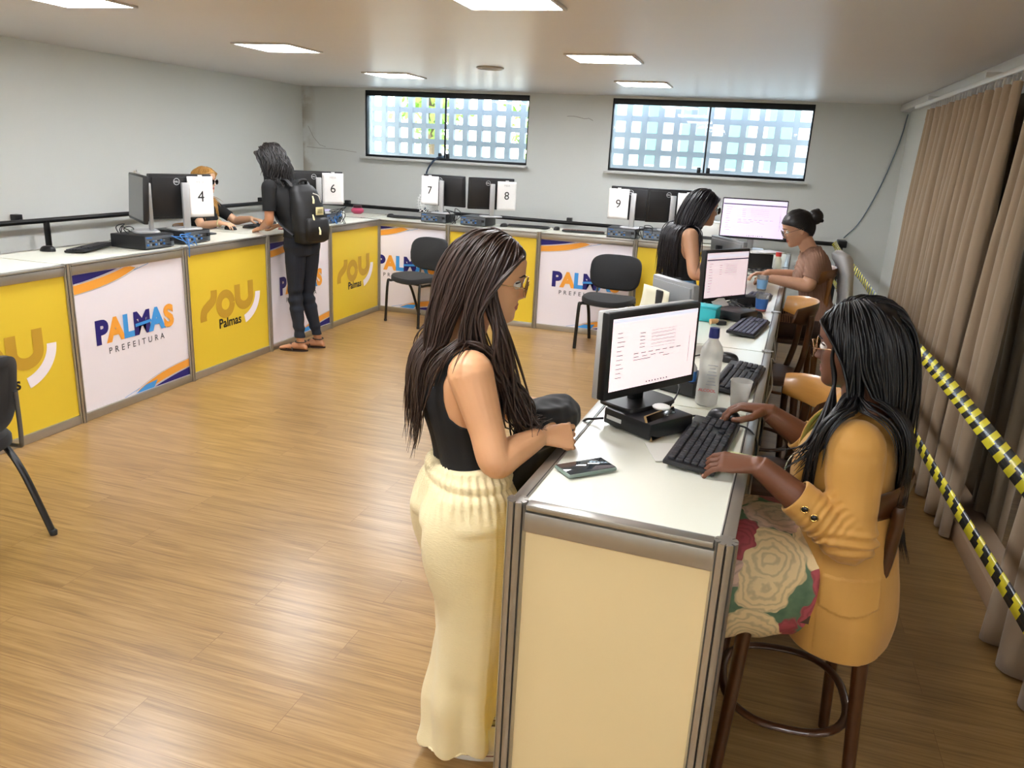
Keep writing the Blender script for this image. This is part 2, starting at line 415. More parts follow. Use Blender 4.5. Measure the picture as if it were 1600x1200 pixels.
MB().lathe([(0.11, 0), (0.115, -0.008), (0.1, -0.014), (0.095, -0.008)], n=32).build('rim', mat('rim_grey', '#c2bfba', 0.4), sp)
MB().lathe([(0.097, -0.004), (0.06, -0.009), (0.01, -0.011)], n=32).build('grille', mat('grille_grey', '#8e8c89', 0.6, noise=0.2, nscale=200), sp)

# barres along the left and back walls
BAR = mat('black_barre_paint', '#0e0e10', 0.35)
def barre(name, label, p0, p1, inward, posts, brackets):
    t = thing(name, label, 'wall rail', p0)
    d = V3(p1)-V3(p0); inw = V3(inward)
    MB().tube([(0, 0, 0), d*0.33, d*0.66, d], 0.021, 12).build('rail', BAR, t)
    for s in brackets:
        c = d*s; b = MB().box(c-inw*0.11+V3((0, 0, 0.015)), (0.06, 0.06, 0.07), bev=0.004); b.tube([c-inw*0.11, c], 0.016, 8)
        b.build('bracket', BAR, t)
    for s in posts:
        c = d*s; MB().tube([c, c+V3((0, 0, -p0[2]))], 0.024, 12).build('post', BAR, t)
    return t
barre('barre', 'black barre rail along the left wall', (XL+0.14, 2.2, 1.06), (XL+0.14, 9.0, 1.06), (1, 0, 0), [0.415], [0.1, 0.39, 0.655, 0.87])
barre('barre', 'long black barre rail running under both windows on the back wall', (XL+0.2, YB-0.14, 1.03), (0.86, YB-0.14, 1.01), (0, -1, 0), [], [0.07, 0.53, 0.8])
t = thing('barre', 'short black upright bracket at the right end of the back rail, tape tied to it', 'wall rail', (0.88, YB-0.14, 0))
MB().box((0, 0.02, 1.02), (0.09, 0.19, 0.07), bev=0.008).build('top_bracket', BAR, t)
MB().tube([(0, 0, 1.0), (-0.01, 0, 0.83), (-0.02, 0, 0.0)], 0.02, 10).build('post', BAR, t)
MB().box((-0.02, 0.02, 0.69), (0.07, 0.17, 0.07), bev=0.008).build('low_bracket', BAR, t)
# cables on the back wall
tag(MB().tube(spline([(1.335-0.03, YB-0.006, 2.33), (1.27, YB-0.01, 2.05), (1.17, YB-0.01, 1.62), (1.03, YB-0.012, 1.25), (0.9, YB-0.02, 1.07)], 6), 0.006, 6).build('wall_cable', mat('grey_cable', '#6f7f8c', 0.5)), 'thin grey cable running diagonally down the back wall by the curtain', 'cable')
tag(MB().tube(spline([(-3.70, YB+0.02, 1.665), (-3.72, YB-0.1, 1.655), (-3.78, YB-0.13, 1.60), (-3.86, YB-0.12, 1.45), (-3.88, YB-0.1, 1.15), (-3.84, YB-0.1, 0.6)], 6), 0.011, 6).build('window_cable', mat('slate_cable', '#31465c', 0.5)), 'dark cable coming in under the left window behind monitor seven', 'cable')
# mirror panels on the right wall
mi = bpy.data.materials.new('mirror_silver'); mi.use_nodes = True
b_ = mi.node_tree.nodes['Principled BSDF']; b_.inputs['Metallic'].default_value = 1; b_.inputs['Roughness'].default_value = 0.02; b_.inputs['Base Color'].default_value = (0.83, 0.87, 0.88, 1)
for k in range(3):
    y0 = -0.2+k*2.33
    t = thing('wall_mirror', ['tall wall mirror panel nearest the camera', 'tall wall mirror panel between the two curtains', 'tall wall mirror panel hidden behind the gathered curtain'][k], 'mirror', (1.25, y0, 0.1), 0, 'mirror panels on the right wall')
    MB().box((0, 1.165, 1.06), (0.012, 2.326, 2.1)).build('mirror_glass', mi, t, smooth=False)
    MB().box((0.042, 1.165, 1.06), (0.072, 2.32, 2.1)).build('backing', mat('backing_board', '#77706a', 0.7), t, smooth=False)

# curtains on a white track
CURT = mat('brown_curtain_cloth', '#a8937a', 0.85, noise=0.07, nscale=4, bump=0.15, bscale=300, sheen=0.2, stretch=(1, 1, 0.25))
def curtain(label, y0, y1, ztop, zbot, folds, amp, seed, lean=0.0, lean1=0.0, xb=1.12, group='brown curtains over the mirror'):
    rng = np.random.default_rng(seed); n = folds*14
    ph = np.cumsum(np.concatenate([[0], rng.uniform(0.65, 1.35, folds)])); ph = ph/ph[-1]
    am = rng.uniform(0.6, 1.25, folds+1)
    def prof(u):
        i = min(folds-1, int(np.searchsorted(ph, u, 'right')-1)); a = (u-ph[i])/(ph[i+1]-ph[i])
        A = am[i]*(1-a)+am[i+1]*a
        s = math.sin(2*PI*a)
        return A*(np.sign(s)*abs(s)**0.8), 0.35*A*math.sin(4*PI*a)
    def fn(u, v):
        s, q = prof(u); g = 0.55+0.45*min(1, v*3)
        y = y0+(y1-y0)*u+v*(lean+(lean1-lean)*u)
        wob = 0.01*math.sin(9*u+4*v)
        x = xb+0.03*(1-v)+amp*s*g*(1+0.15*math.sin(5*v+u*20))+wob*v
        return V3((x, y+0.02*q*g, ztop+(zbot-ztop)*v))
    t = thing('curtain', label, 'curtain', (0, 0, 0), 0, group)
    m = MB().grid(fn, n, 26); me = m.build('cloth', CURT, t, auto=180)
    md = me.modifiers.new('thick', 'SOLIDIFY'); md.thickness = 0.004
    for i in range(folds*2):
        u = (i+0.5)/(folds*2); p = fn(u, 0); MB().box((1.15, p[1], ztop+0.025), (0.012, 0.008, 0.05)).build('hook', mat('hook_white', '#dddddd', 0.4), t)
    MB().grid(lambda u, v: fn(u, 0.0)*(1-v)+v*(fn(u, 0.035))+V3((-0.006, 0, 0.004)), n, 3).build('header_tape', CURT, t, auto=180)
curtain('wide brown pleated curtain gathered against the far end of the mirror', 6.98, 4.62, 2.235, 0.012, 15, 0.052, 3, 0.0, 0.02)
curtain('narrow brown curtain fold hanging just this side of the wide one', 4.5, 4.12, 2.235, 0.012, 3, 0.045, 8, 0.0, 0.0, 1.14)
curtain('brown curtain at the right edge nearest the camera', 3.30, 2.0, 2.235, 0.012, 7, 0.050, 11, 0.0, 0.0, 1.14)
t = thing('curtain_track', 'white curtain track running under the ceiling along the right wall', 'curtain track', (1.15, 0, 2.3))
MB().box((0, 3.4, 0), (0.035, 8.4, 0.03), bev=0.008).build('rail', mat('track_white', '#e8e8e6', 0.35), t)
for k in range(5): MB().box((0.07, 0.2+k*1.7, 0.03), (0.2, 0.03, 0.03), bev=0.006).build('bracket', mat('track_white', '#e8e8e6', 0.35), t)
# ------------------------------------------------------------------ hazard tape
def hazard_tape(label, x, z, y0, y1, w, seed, sag):
    rng = np.random.default_rng(seed); n = int((y0-y1)/0.02); m = MB(); V = []; F = []; mi_ = []
    for i in range(n+1):
        u = i/n; y = y0+(y1-y0)*u
        a = 1.15+0.25*math.sin(y*1.1+seed)+0.1*math.sin(y*3+seed*2)
        zz = z-sag*4*u*(1-u); c = V3((x+0.01*math.sin(y*2+seed), y, zz)); d = V3((math.cos(a), 0, math.sin(a)))*w/2
        V += [c-d, c, c+d]
    for i in range(n):
        for j in range(2):
            a = i*3+j; F.append((a, a+1, a+4, a+3)); mi_.append(int((i*0.02+(0.02 if j else 0))/0.062) % 2)
    m.add(V, F); m.m = mi_
    o = m.build('hazard_tape', [mat('tape_yellow', '#e9dc3a', 0.22), mat('tape_black', '#2c2f2f', 0.22)], auto=180)
    md = o.modifiers.new('thick', 'SOLIDIFY'); md.thickness = 0.0008
    return tag(o, label, 'tape', 'hazard tape lines')
hazard_tape('upper black and yellow striped tape stretched along the curtains', 0.80, 1.03, 8.93, -0.6, 0.056, 1, 0.045)
hazard_tape('lower black and yellow striped tape stretched along the curtains', 0.80, 0.70, 8.93, -0.6, 0.045, 4, 0.03)

# ------------------------------------------------------------------ exhibition counters
def post_profile(r):
    pts = []
    for k in range(8):
        a = k*PI/4
        for da, rr in ((-0.30, 1.0), (-0.10, 1.0), (-0.07, 0.62), (0.07, 0.62), (0.10, 1.0), (0.30, 1.0)):
            pts.append((r*rr*math.cos(a+da), r*rr*math.sin(a+da)))
    return pts
def post_mb(x, y, h, r=0.0255):
    m = MB(); pr = post_profile(r)
    m.loft([[V3((x+p[0], y+p[1], z)) for p in pr] for z in (0.0, h)])
    m.loft([[V3((x+0.66*r*math.cos(q), y+0.66*r*math.sin(q), z)) for q in np.linspace(0, 2*PI, 16, endpoint=False)] for z in (0.002, h-0.006)], 1)
    return m
def panel_graphic(kind, L, par):
    """printed artwork on the front panel; local x to the right seen from the front, z up, front at y=0"""
    O = (0.0, -0.0012, 0.0); X = (1, 0, 0); Z = (0, 0, 1); x0, x1, z0, z1 = 0.025, L-0.025, 0.06, 0.93
    def uv(p): return (x0+p[0]*(x1-x0), z0+p[1]*(z1-z0))
    if kind == 'white':
        mats = [NAVY, ORANGE, SKYB, LGREY]
        for fl in (False, True):
            m = MB()
            def U(pts): return [uv((1-p[0], 1-p[1])) if fl else uv(p) for p in pts]
            n = bez((0.0, 0.935), (0.20, 0.955), (0.38, 1.0)); m.poly(U([(0, 1)]+n), O, X, Z, 0, 0)
            up = bez((0.0, 0.925), (0.24, 0.945), (0.44, 1.0)); lo = bez((0.54, 0.985), (0.34, 0.885), (0.0, 0.862))
            m.poly(U(up+[(0.49, 1.0)]+lo), O, X, Z, 0, 1)
            m.ribbon([uv((1-p[0], 1-p[1])) if fl else uv(p) for p in bez((0.0, 0.857), (0.36, 0.882), (0.56, 0.985))], 0.004, O, X, Z, 3)
            m.ribbon([uv((1-p[0], 1-p[1])) if fl else uv(p) for p in bez((0.0, 0.930), (0.22, 0.950), (0.41, 1.0))], 0.004, O, X, Z, 3)
            m.ribbon([uv((1-p[0], 1-p[1])) if fl else uv(p) for p in bez((0.52, 0.965), (0.58, 0.98), (0.66, 1.0), 4)], 0.003, O, X, Z, 2)
            if fl: m.poly([uv(p) for p in [(0.44, 0.0), (0.62, 0.0), (0.66, 0.055), (0.54, 0.045)]], (0, -0.0014, 0), X, Z, 0, 2)
            m.build('wave_graphic', mats, par, smooth=False)
        m = MB(); cx = uv((0.14, 0))[0]; zz = uv((0, 0.475))[1]; s = 0.205
        adv = {'P': 0.108, 'A': 0.128, 'L': 0.098, 'M': 0.148, 'S': 0.11}
        for i, (ch, c) in enumerate(zip('PALMAS', (0, 1, 2, 0, 2, 1))):
            wd = adv[ch]; O2 = (cx+wd/2, -0.0012-0.0003*i, zz-0.002)
            m.text(ch, s, O2, (0.98, 0, 0), Z, c, bold=0.011)
            cx += wd
        m.poly([(0, 0), (0.15, 0.012), (0.15, 0.032), (0, 0.022)], (uv((0.49, 0))[0], -0.0035, zz+0.045), X, Z, 0, 2)
        m.build('logo_lettering', mats, par, smooth=False)
        MB().text('PREFEITURA', 0.058, (uv((0.50, 0))[0], -0.0014, zz-0.085), X, Z, 0, bold=0.0006, spacing=1.75).build('small_lettering', GREYP, par, smooth=False)
    else:
        m = MB()
        def R_(pts, w): m.ribbon([uv(p) for p in pts], w, O, X, Z, 0)
        R_([tuple(p[:2]) for p in spline([(0.148, 0.415, 0), (0.148, 0.46, 0), (0.165, 0.508, 0), (0.212, 0.542, 0), (0.262, 0.575, 0), (0.283, 0.62, 0), (0.286, 0.672, 0)], 6)], 0.074)
        el = arc(uv((0.425, 0.525)), 0.082, 0, 2*PI, 40, 0.080)
        m.ribbon(el, 0.066, (0, -0.0016, 0), X, Z, 0)
        u_ = [(0.585, 0.675), (0.585, 0.56)]+[(0.675+0.09*math.cos(a), 0.555+0.085*math.sin(a)) for a in np.linspace(PI, 2*PI, 18)]+[(0.765, 0.56), (0.765, 0.69)]
        m.ribbon([uv(p) for p in u_], 0.07, (0, -0.0014, 0), X, Z, 0)
        wt = arc(uv((0.60, 0.575)), 0.255, -1.30, -0.02, 20, 0.215)
        m.ribbon(wt, 0.068, O, X, Z, 1)
        m.build('logo_lettering', [GOLD, PRINTW], par, smooth=False)
        MB().text('Palmas', 0.104, (uv((0.475, 0))[0], -0.0012, uv((0, 0.315))[1]), X, Z, 0, bold=0.0022).build('small_lettering', BLKP, par, smooth=False)
H = 1.0
def counter(label, loc, rz, L, D, kind, group, end_left=False, end_right=False, near=False):
    t = thing('counter', label, 'counter', loc, rz, group)
    pst = [(0, 0), (0, D)]+([(L, 0), (L, D)] if end_right else [])
    for x, y in pst: post_mb(x, y, H+0.0055).build('post', [ALU, ALU_D], t, auto=30)
    a, b = 0.024, L-0.024
    m = MB().box((L/2, 0, H-0.036), (b-a, 0.026, 0.056), bev=0.004); m.box((L/2, -0.0135, H-0.011), (b-a, 0.004, 0.004), 1)
    m.build('top_rail', [ALU, ALU_D], t)
    MB().box((L/2, 0, 0.028), (b-a, 0.026, 0.056), bev=0.004).build('bottom_rail', ALU, t)
    fp = MB().box((L/2, 0.004, 0.495), (b-a, 0.006, 0.88)).build('front_panel', PANELY if kind == 'yellow' else PANELW, t, smooth=False)
    if kind != 'plain': panel_graphic(kind, L, fp)
    m = MB().box((L/2, D/2, H-0.012), (L-0.012, D-0.012, 0.02), 0)
    m.build('countertop', LAMI, t, smooth=False)
    for yy in (0.0, D):
        e = MB(); e.box((L/2, yy, H-0.004), (b-a, 0.034, 0.012), bev=0.002); e.box((L/2, yy+(0.012 if yy == 0 else -0.012), H+0.0012), (b-a, 0.003, 0.002), 1)
        e.build('edge_trim', [ALU, ALU_D], t)
    for on, x in ((end_left, 0), (end_right, L)):
        if on:
            MB().box((x, D/2, H-0.005), (0.034, D-0.052, 0.014), bev=0.002).build('edge_trim', ALU, t)
            MB().box((x, D/2, H-0.045), (0.024, D-0.04, 0.052), bev=0.004).build('side_rail', ALU, t)
            MB().box((x, D/2, 0.028), (0.024, D-0.04, 0.052), bev=0.004).build('side_rail', ALU, t)
            MB().box((x, D/2, 0.49), (0.006, D-0.04, 0.88)).build('side_panel', PANEL_LOWLIT, t, smooth=False)
    return t
FX, FY, DL = -3.911, 7.83, 0.62
LY = [2.66, 3.6975, 4.729, 5.7495, 6.781, 7.83]
lab = ['yellow front counter at the far left, partly hidden by the black chair', 'white front counter with wave print, second from the left edge', 'yellow front counter below the number four sign',
       'white front counter behind the legs of the person with the backpack', 'yellow front counter at the corner below the number six sign']
for i in range(5):
    counter(lab[i], (FX, LY[i], 0), PI/2, LY[i+1]-LY[i], DL, 'yellow' if i % 2 == 0 else 'white', 'left row of counters', False, i == 4)
counter('white topped corner counter joining the left and back rows', (-4.533, FY+0.012, 0), 0, 0.42, 0.588, 'plain', 'back row of counters')
BX = [-4.10, -3.102, -2.1016, -1.111, -0.12]
lab = ['white front counter at the back below the number seven sign', 'yellow front counter at the back below the number eight sign', 'white front counter at the back below the number nine sign', 'yellow front counter at the back behind the woman in the black top']
for i in range(4):
    counter(lab[i], (BX[i], FY, 0), 0, BX[i+1]-BX[i], 0.6, 'white' if i % 2 == 0 else 'yellow', 'back row of counters', False, i == 3)
# the front desk row leans a little to the right as it runs away from the camera
TH = math.atan(0.0477); DD = V3((math.sin(TH), math.cos(TH), 0)); DR = V3((math.cos(TH), -math.sin(TH), 0))
DO = V3((-0.452, 1.632, 0)); DW = 0.481
def desk(s, r, z=1.0): return DO+DD*s+DR*r+V3((0, 0, z))
SL = [0.0, 0.945, 1.915, 2.93, 4.03, 5.05, 6.06]
lab = ['white desk counter nearest the camera with a cream end panel', 'desk counter second from the camera, under the spray bottle and second keyboard', 'desk counter third from the camera, under the turquoise box',
       'desk counter fourth from the camera, in front of the woman in the black top', 'desk counter fifth from the camera, under the woman with the bun', 'last desk counter by the back wall under the large lit monitor']
for i in range(6):
    counter(lab[i], DO+DD*SL[i+1], -PI/2-TH, SL[i+1]-SL[i], DW, 'white' if i % 2 else 'yellow', 'desk counters along the right', False, i == 0)

# ------------------------------------------------------------------ chairs and stools
CLOTH = mat('black_upholstery', '#17181a', 0.85, noise=0.1, nscale=40, bump=0.1, bscale=400, sheen=0.1)
CFRAME = mat('black_chair_frame', '#131314', 0.3)
def rrect(a, b, e=3.2, n=40):
    return [(a*np.sign(math.cos(q))*abs(math.cos(q))**(2/e), b*np.sign(math.sin(q))*abs(math.sin(q))**(2/e)) for q in np.linspace(0, 2*PI, n, endpoint=False)]
def visitor_chair(label, loc, rz):
    """front of the chair is local -y"""
    t = thing('visitor_chair', label, 'chair', loc, rz, 'black visitor chairs')
    m = MB(); rings = []
    for k, (s, z) in enumerate(((0.93, 0.435), (1.0, 0.445), (1.0, 0.475), (0.96, 0.489), (0.80, 0.494))):
        rings.append([V3((x*s, y*s-0.01, z-0.03*max(0, (-y-0.1)/0.12)**2*0.4+0.012*(x/0.23)**2)) for x, y in rrect(0.245, 0.215)])
    m.loft(rings); m.build('seat', CLOTH, t)
    m = MB(); rings = []
    for s, d in ((0.92, -0.030), (1.0, -0.020), (1.0, 0.012), (0.93, 0.022), (0.8, 0.024)):
        rr = []
        for x, z in rrect(0.250, 0.168, 4.0):
            w = s*(1-0.10*max(0, -z/0.165)**1.5)
            rr.append(V3((x*w, 0.215+d-0.05*(x/0.235)**2+0.045*(z/0.165)*0.5+0.02*(z/0.165)**2, 0.70+z*s)))
        rings.append(rr)
    m.loft(rings); m.build('backrest', CLOTH, t)
    for sx in (-1, 1):
        MB().tube(spline([(sx*0.245, -0.215, 0.0), (sx*0.235, -0.195, 0.40), (sx*0.232, -0.15, 0.425), (sx*0.23, 0.0, 0.425)], 6), 0.0125, 10, flat=1.3).build('leg', CFRAME, t)
        MB().tube(spline([(sx*0.245, 0.275, 0.0), (sx*0.235, 0.15, 0.30), (sx*0.232, 0.05, 0.425), (sx*0.23, 0.0, 0.428)], 6), 0.0125, 10, flat=1.3).build('leg', CFRAME, t)
        MB().tube(spline([(sx*0.228, 0.02, 0.43), (sx*0.215, 0.17, 0.43), (sx*0.19, 0.225, 0.48), (sx*0.185, 0.235, 0.70)], 6), 0.010, 10).build('back_support', mat('chair_chrome', '#6e7072', 0.3, 0.7), t)
        for yy in (-0.215, 0.275): MB().lathe([(0.016, 0), (0.017, 0.02), (0.013, 0.025)], (sx*0.245, yy, 0), 10).build('foot_cap', BLACK, t)
    m = MB()
    for yy in (-0.13, 0.1): m.tube([(-0.23, yy, 0.425), (0.23, yy, 0.425)], 0.010, 8)
    m.build('seat_frame', CFRAME, t)
    return t
visitor_chair('black visitor chair in front of the white counter below the number seven sign', (-3.29, 7.47, 0), math.radians(-22))
visitor_chair('black visitor chair in front of the white counter below the number nine sign', (-1.25, 7.36, 0), math.radians(-5))
visitor_chair('black visitor chair half hidden behind the woman in jeans at the desk', (-0.78, 6.35, 0), math.radians(-70))
visitor_chair('black visitor chair cut off by the left edge of the picture', (-3.16, 2.25, 0), math.radians(-90))

BENT = mat('dark_bentwood', '#43240f', 0.28, noise=0.25, nscale=9, stretch=(1, 1, 6), coat=0.3)
HONEY = mat('honey_plywood', '#b5813f', 0.3, noise=0.15, nscale=10, stretch=(1, 1, 8), coat=0.2)
LEATH = mat('brown_leather_seat', '#4a3328', 0.35)
def bar_stool(label, loc, rz, seat_z=0.66, group='bentwood bar stools', tall=0.0, woody=None):
    """the sitter faces local -x, backrest on the +x side"""
    wd = woody or BENT
    t = thing('bar_stool', label, 'stool', loc, rz, group)
    MB().loft([[V3((x*s, y*s, z)) for x, y in rrect(0.195, 0.195, 2.6, 36)] for s, z in ((0.9, seat_z-0.045), (1.0, seat_z-0.035), (1.0, seat_z-0.01), (0.94, seat_z), (0.75, seat_z+0.004))]).build('seat', LEATH, t)
    for sx in (-1, 1):
        for sy in (-1, 1):
            MB().tube([(sx*0.185, sy*0.205, 0), (sx*0.165, sy*0.185, seat_z*0.5), (sx*0.15, sy*0.165, seat_z-0.03)], [0.017, 0.019, 0.022], 12).build('leg', wd, t)
    ring = [V3((0.178*np.sign(math.cos(q))*abs(math.cos(q))**0.8, 0.198*np.sign(math.sin(q))*abs(math.sin(q))**0.8, 0.27)) for q in np.linspace(0, 2*PI, 40, endpoint=False)]
    MB().tube(ring, 0.013, 10, closed=True, flat=0.8).build('foot_ring', wd, t)
    for sx in (-1, 1):
        MB().tube(spline([(sx*0.158, -0.16, seat_z-0.20), (sx*0.155, -0.10, seat_z-0.08), (sx*0.15, 0.10, seat_z-0.08), (sx*0.158, 0.16, seat_z-0.20)], 6), 0.010, 8).build('brace', wd, t)
    bz = seat_z+0.30+tall
    for sy in (-1, 1):
        MB().tube(spline([(0.13, sy*0.15, seat_z-0.03), (0.165, sy*0.155, seat_z+0.12), (0.178, sy*0.152, bz-0.04), (0.176, sy*0.150, bz+0.02)], 6), [0.017]*18+[0.014], 10).build('back_post', wd, t)
    m = MB(); rings = []; n = 28
    for i in range(n+1):
        a = -1.15+2.30*i/n; R0 = 0.215
        c = V3((0.0+R0*math.cos(a)+0.0, R0*1.0*math.sin(a), bz+0.02)); out = V3((math.cos(a), math.sin(a), 0)); hh = 0.062*(1-0.35*abs(a/1.15)**3)
        rr = []
        for q in np.linspace(0, 2*PI, 12, endpoint=False):
            rr.append(c+out*(0.011*math.cos(q)+0.03*math.sin(q)*0.5)+V3((0, 0, hh*math.sin(q))))
        rings.append(rr)
    m.loft(rings); m.m = [1 if 3 <= (k % 12) <= 8 else 0 for k in range(len(m.f))]; m.build('backrest', [wd, HONEY], t)
    return t
bar_stool('bentwood bar stool under the woman in the mustard blazer', (0.26, 2.2, 0), 0.06, 0.645)
bar_stool('empty bentwood bar stool beside the second keyboard, nearest to the woman in mustard', (0.16, 3.12, 0), 0.25, 0.60)
bar_stool('empty bentwood bar stool beside the third keyboard, farther from the camera', (0.15, 4.50, 0), 0.1, 0.68, tall=0.03)
bar_stool('tall wooden stool under the woman with the bun, pale jacket over its back', (0.33, 5.72, 0), 0.05, 0.66, tall=0.10, woody=mat('mid_bentwood', '#8a5a2c', 0.3, noise=0.2, nscale=9, coat=0.2))

# ------------------------------------------------------------------ computers
def circle_logo(m, O, X, Z, r, mi):
    m.ribbon(arc((0, 0), r, 0, 2*PI, 28), r*0.16, O, X, Z, mi); m.text('DELL', r*0.74, V3(O)-V3(Z)*r*0.26, X, Z, mi, bold=r*0.02)
def office_monitor(label, loc, rz, w=0.50, h=0.30, lift=0.13, tilt=-4, group='black monitors on the counters', back=BLACK, stand=SILVER, on=None, fr=0.010, logo=True, cat='monitor', base=0.2, stand_y=0.06):
    """screen faces local -y; loc is the point under the stand"""
    t = thing('monitor', label, cat, loc, rz, group)
    zc = lift+h/2; A = rot_x(math.radians(tilt))
    MB().box((0, 0, 0), (w, 0.032, h), bev=0.007).xform(A, (0, 0, zc)).build('housing', back, t)
    MB().box((0, -0.0168, 0.004), (w-2*fr, 0.001, h-2*fr-0.012)).xform(A, (0, 0, zc)).build('screen', on or mat('dark_screen', '#34363a', 0.18), t, smooth=False)
    m = MB(); m.box((0, 0.018, 0), (w*0.92, 0.012, h*0.88), bev=0.005); m.xform(A, (0, 0, zc)); m.build('rear_cover', back, t)
    if logo:
        m = MB(); circle_logo(m, (w*0.0, 0.0445, h*0.36) if stand_y < 0.05 else (w*0.08, 0.0252, h*0.34), (-1, 0, 0), (0, 0, 1), 0.023, 0); m.xform(A, (0, 0, zc)); m.build('logo', mat('logo_silver', '#c9cccf', 0.3), t, smooth=False)
    MB().box((0, stand_y+0.012, (lift+h*0.82)/2), (0.052, 0.026, lift+h*0.82), bev=0.006).build('stand_column', stand, t)
    m = MB().loft([[V3((x*s, y*s+0.03, z)) for x, y in rrect(0.115, base/2, 5, 32)] for s, z in ((1.0, 0.0), (1.0, 0.008), (0.97, 0.012))])
    m.build('stand_base', stand, t)
    return t
def rot_x(a):
    c, s = math.cos(a), math.sin(a); return np.array([[1, 0, 0], [0, c, -s], [0, s, c]])
PORT = mat('port_blue', '#2f6fb5', 0.4); PORTG = mat('port_grey', '#8d9297', 0.4, 0.5)
def small_pc(label, loc, rz, w=0.29, d=0.29, h=0.092, group='black desktop computers', rear=True, cat='computer', sticker=False):
    """rear or plain side faces local -y"""
    t = thing('desktop_computer', label, cat, loc, rz, group)
    MB().box((0, d/2, h/2+0.004), (w, d, h), bev=0.005).build('case', mat('pc_black', '#17181b', 0.42), t)
    for sx in (-1, 1): MB().box((sx*w*0.38, d/2, 0.003), (0.02, d*0.8, 0.006)).build('foot', BLACK, t)
    if rear:
        MB().box((0, -0.001, h/2+0.004), (w-0.012, 0.004, h-0.014)).build('rear_plate', mat('rear_plate_grey', '#6e7479', 0.4, 0.6, noise=0.15, nscale=60), t, smooth=False)
        rng = np.random.default_rng(int(abs(loc[0]*1000+loc[1]*77)))
        m = MB()
        for i in range(7):
            m.box((-w*0.42+i*0.026, -0.005, h*0.36), (0.017, 0.008, 0.014), i % 3)
            m.box((-w*0.42+i*0.026, -0.005, h*0.62), (0.018, 0.008, 0.009), (i+1) % 3)
        for k in range(5): m.box((w*0.22, -0.004, h*0.2+k*0.012), (0.09, 0.005, 0.005), 2)
        m.box((w*0.40, -0.006, h*0.6), (0.03, 0.010, 0.025), 2); m.box((-w*0.36, -0.0045, h*0.88), (0.05, 0.004, 0.008), 0)
        m.build('ports', [PORT, PORTG, BLACK], t, smooth=False)
    if sticker: MB().box((-0.05, -0.0012, h*0.55), (0.06, 0.002, 0.012)).build('sticker', mat('sticker_white', '#d8d8d6', 0.5), t, smooth=False)
    return t
def keyboard(label, loc, rz, w=0.44, d=0.135, group='black keyboards', keymat=None):
    """user sits on the local -y side; keys with small gaps"""
    t = thing('keyboard', label, 'keyboard', loc, rz, group)
    tiltm = rot_x(math.radians(4))
    MB().box((0, 0, 0.009), (w, d, 0.015), bev=0.005).xform(tiltm, (0, 0, 0.004)).build('case', mat('keyboard_black', '#1a1b1f', 0.4), t)
    km = keymat or mat('key_black', '#26272d', 0.5)
    u = (w-0.02)/22.5; x0 = -w/2+0.01; rows = 6; ru = (d-0.018)/6.2
    def keys(c0, c1, skip=None, wide=None):
        m = MB(); 
        for r in range(rows):
            c = c0
            while c < c1-0.01:
                k = 1.0
                if wide and r == 0 and abs(c-wide[0]) < 0.3: k = wide[1]
                if not (skip and skip(r, c)):
                    m.box((x0+(c+k/2)*u, -d/2+0.009+(r+0.5)*ru+(0.004 if r == 5 else 0), 0.0195), (k*u-0.0026, ru-0.0026, 0.007), bev=0.0018, seg=1)
                c += k
        return m.xform(tiltm, (0, 0, 0.004))
    keys(0, 15, wide=(4, 6)).build('main_keys', km, t)
    keys(15.4, 18.4, lambda r, c: r == 2 or (r == 1 and abs(c-16.4) > 0.5)).build('navigation_keys', km, t)
    keys(18.7, 22.5, lambda r, c: r == 5).build('number_keys', km, t)
    return t
def mouse(label, loc, rz, group='black mice'):
    """front of the mouse points to local +y"""
    t = thing('computer_mouse', label, 'mouse', loc, rz, group)
    m = MB(); rings = []
    for k in range(9):
        a = PI/2*k/8; s = math.cos(a)**0.55 if k < 8 else 0.04; z = 0.036*math.sin(a)
        rings.append([V3((0.030*s*math.cos(q)*(1+0.08*math.sin(q)), 0.054*s*math.sin(q)-0.006*math.sin(a), z)) for q in np.linspace(0, 2*PI, 24, endpoint=False)])
    m.loft(rings); m.build('shell', mat('mouse_black', '#151517', 0.35), t)
    MB().tube([(0, 0.03, 0.0275), (0, 0.04, 0.022)], 0.004, 8).build('wheel', DARK, t)
    return t
def paper_sign(num, label, loc, rz, curl=0.0, tilt=0.0):
    """A4 sheet hanging from a monitor; printed side faces local -y, loc is the top centre"""
    t = thing('paper_sign', label, 'sign', loc, rz, 'numbered paper signs on the monitors')
    w, h = 0.205, 0.297
    def fn(u, v): return V3(((u-0.5)*w+math.sin(tilt)*v*h, -curl*v*v-0.004*math.sin(PI*u), -v*h))
    o = MB().grid(fn, 9, 12).build('sheet', PAPER, t, auto=180); md = o.modifiers.new('thick', 'SOLIDIFY'); md.thickness = 0.0006; md.offset = 0
    m = MB(); m.text(num, 0.115, (math.sin(tilt)*h*0.55, -curl*0.36-0.0066, -h*0.62), (1, 0, 0), (0, 0, 1), 0, spacing=0.95)
    m.build('number', BLKP, t, smooth=False)
    MB().text('MESA', 0.026, (0, -0.0055, -h*0.17), (1, 0, 0), (0, 0, 1)).build('heading', LGREY, t, smooth=False)
    MB().box((0, -0.002, 0.004), (0.035, 0.008, 0.014), bev=0.002).build('adhesive_strip', mat('clear_strip', '#e8e8e8', 0.2), t)
    return t
def cable(label, pts, r=0.0035, m=None, n=7):
    return tag(MB().tube(spline(pts, n), r, 6).build('cable', m or CABLE, auto=180), label, 'cable')
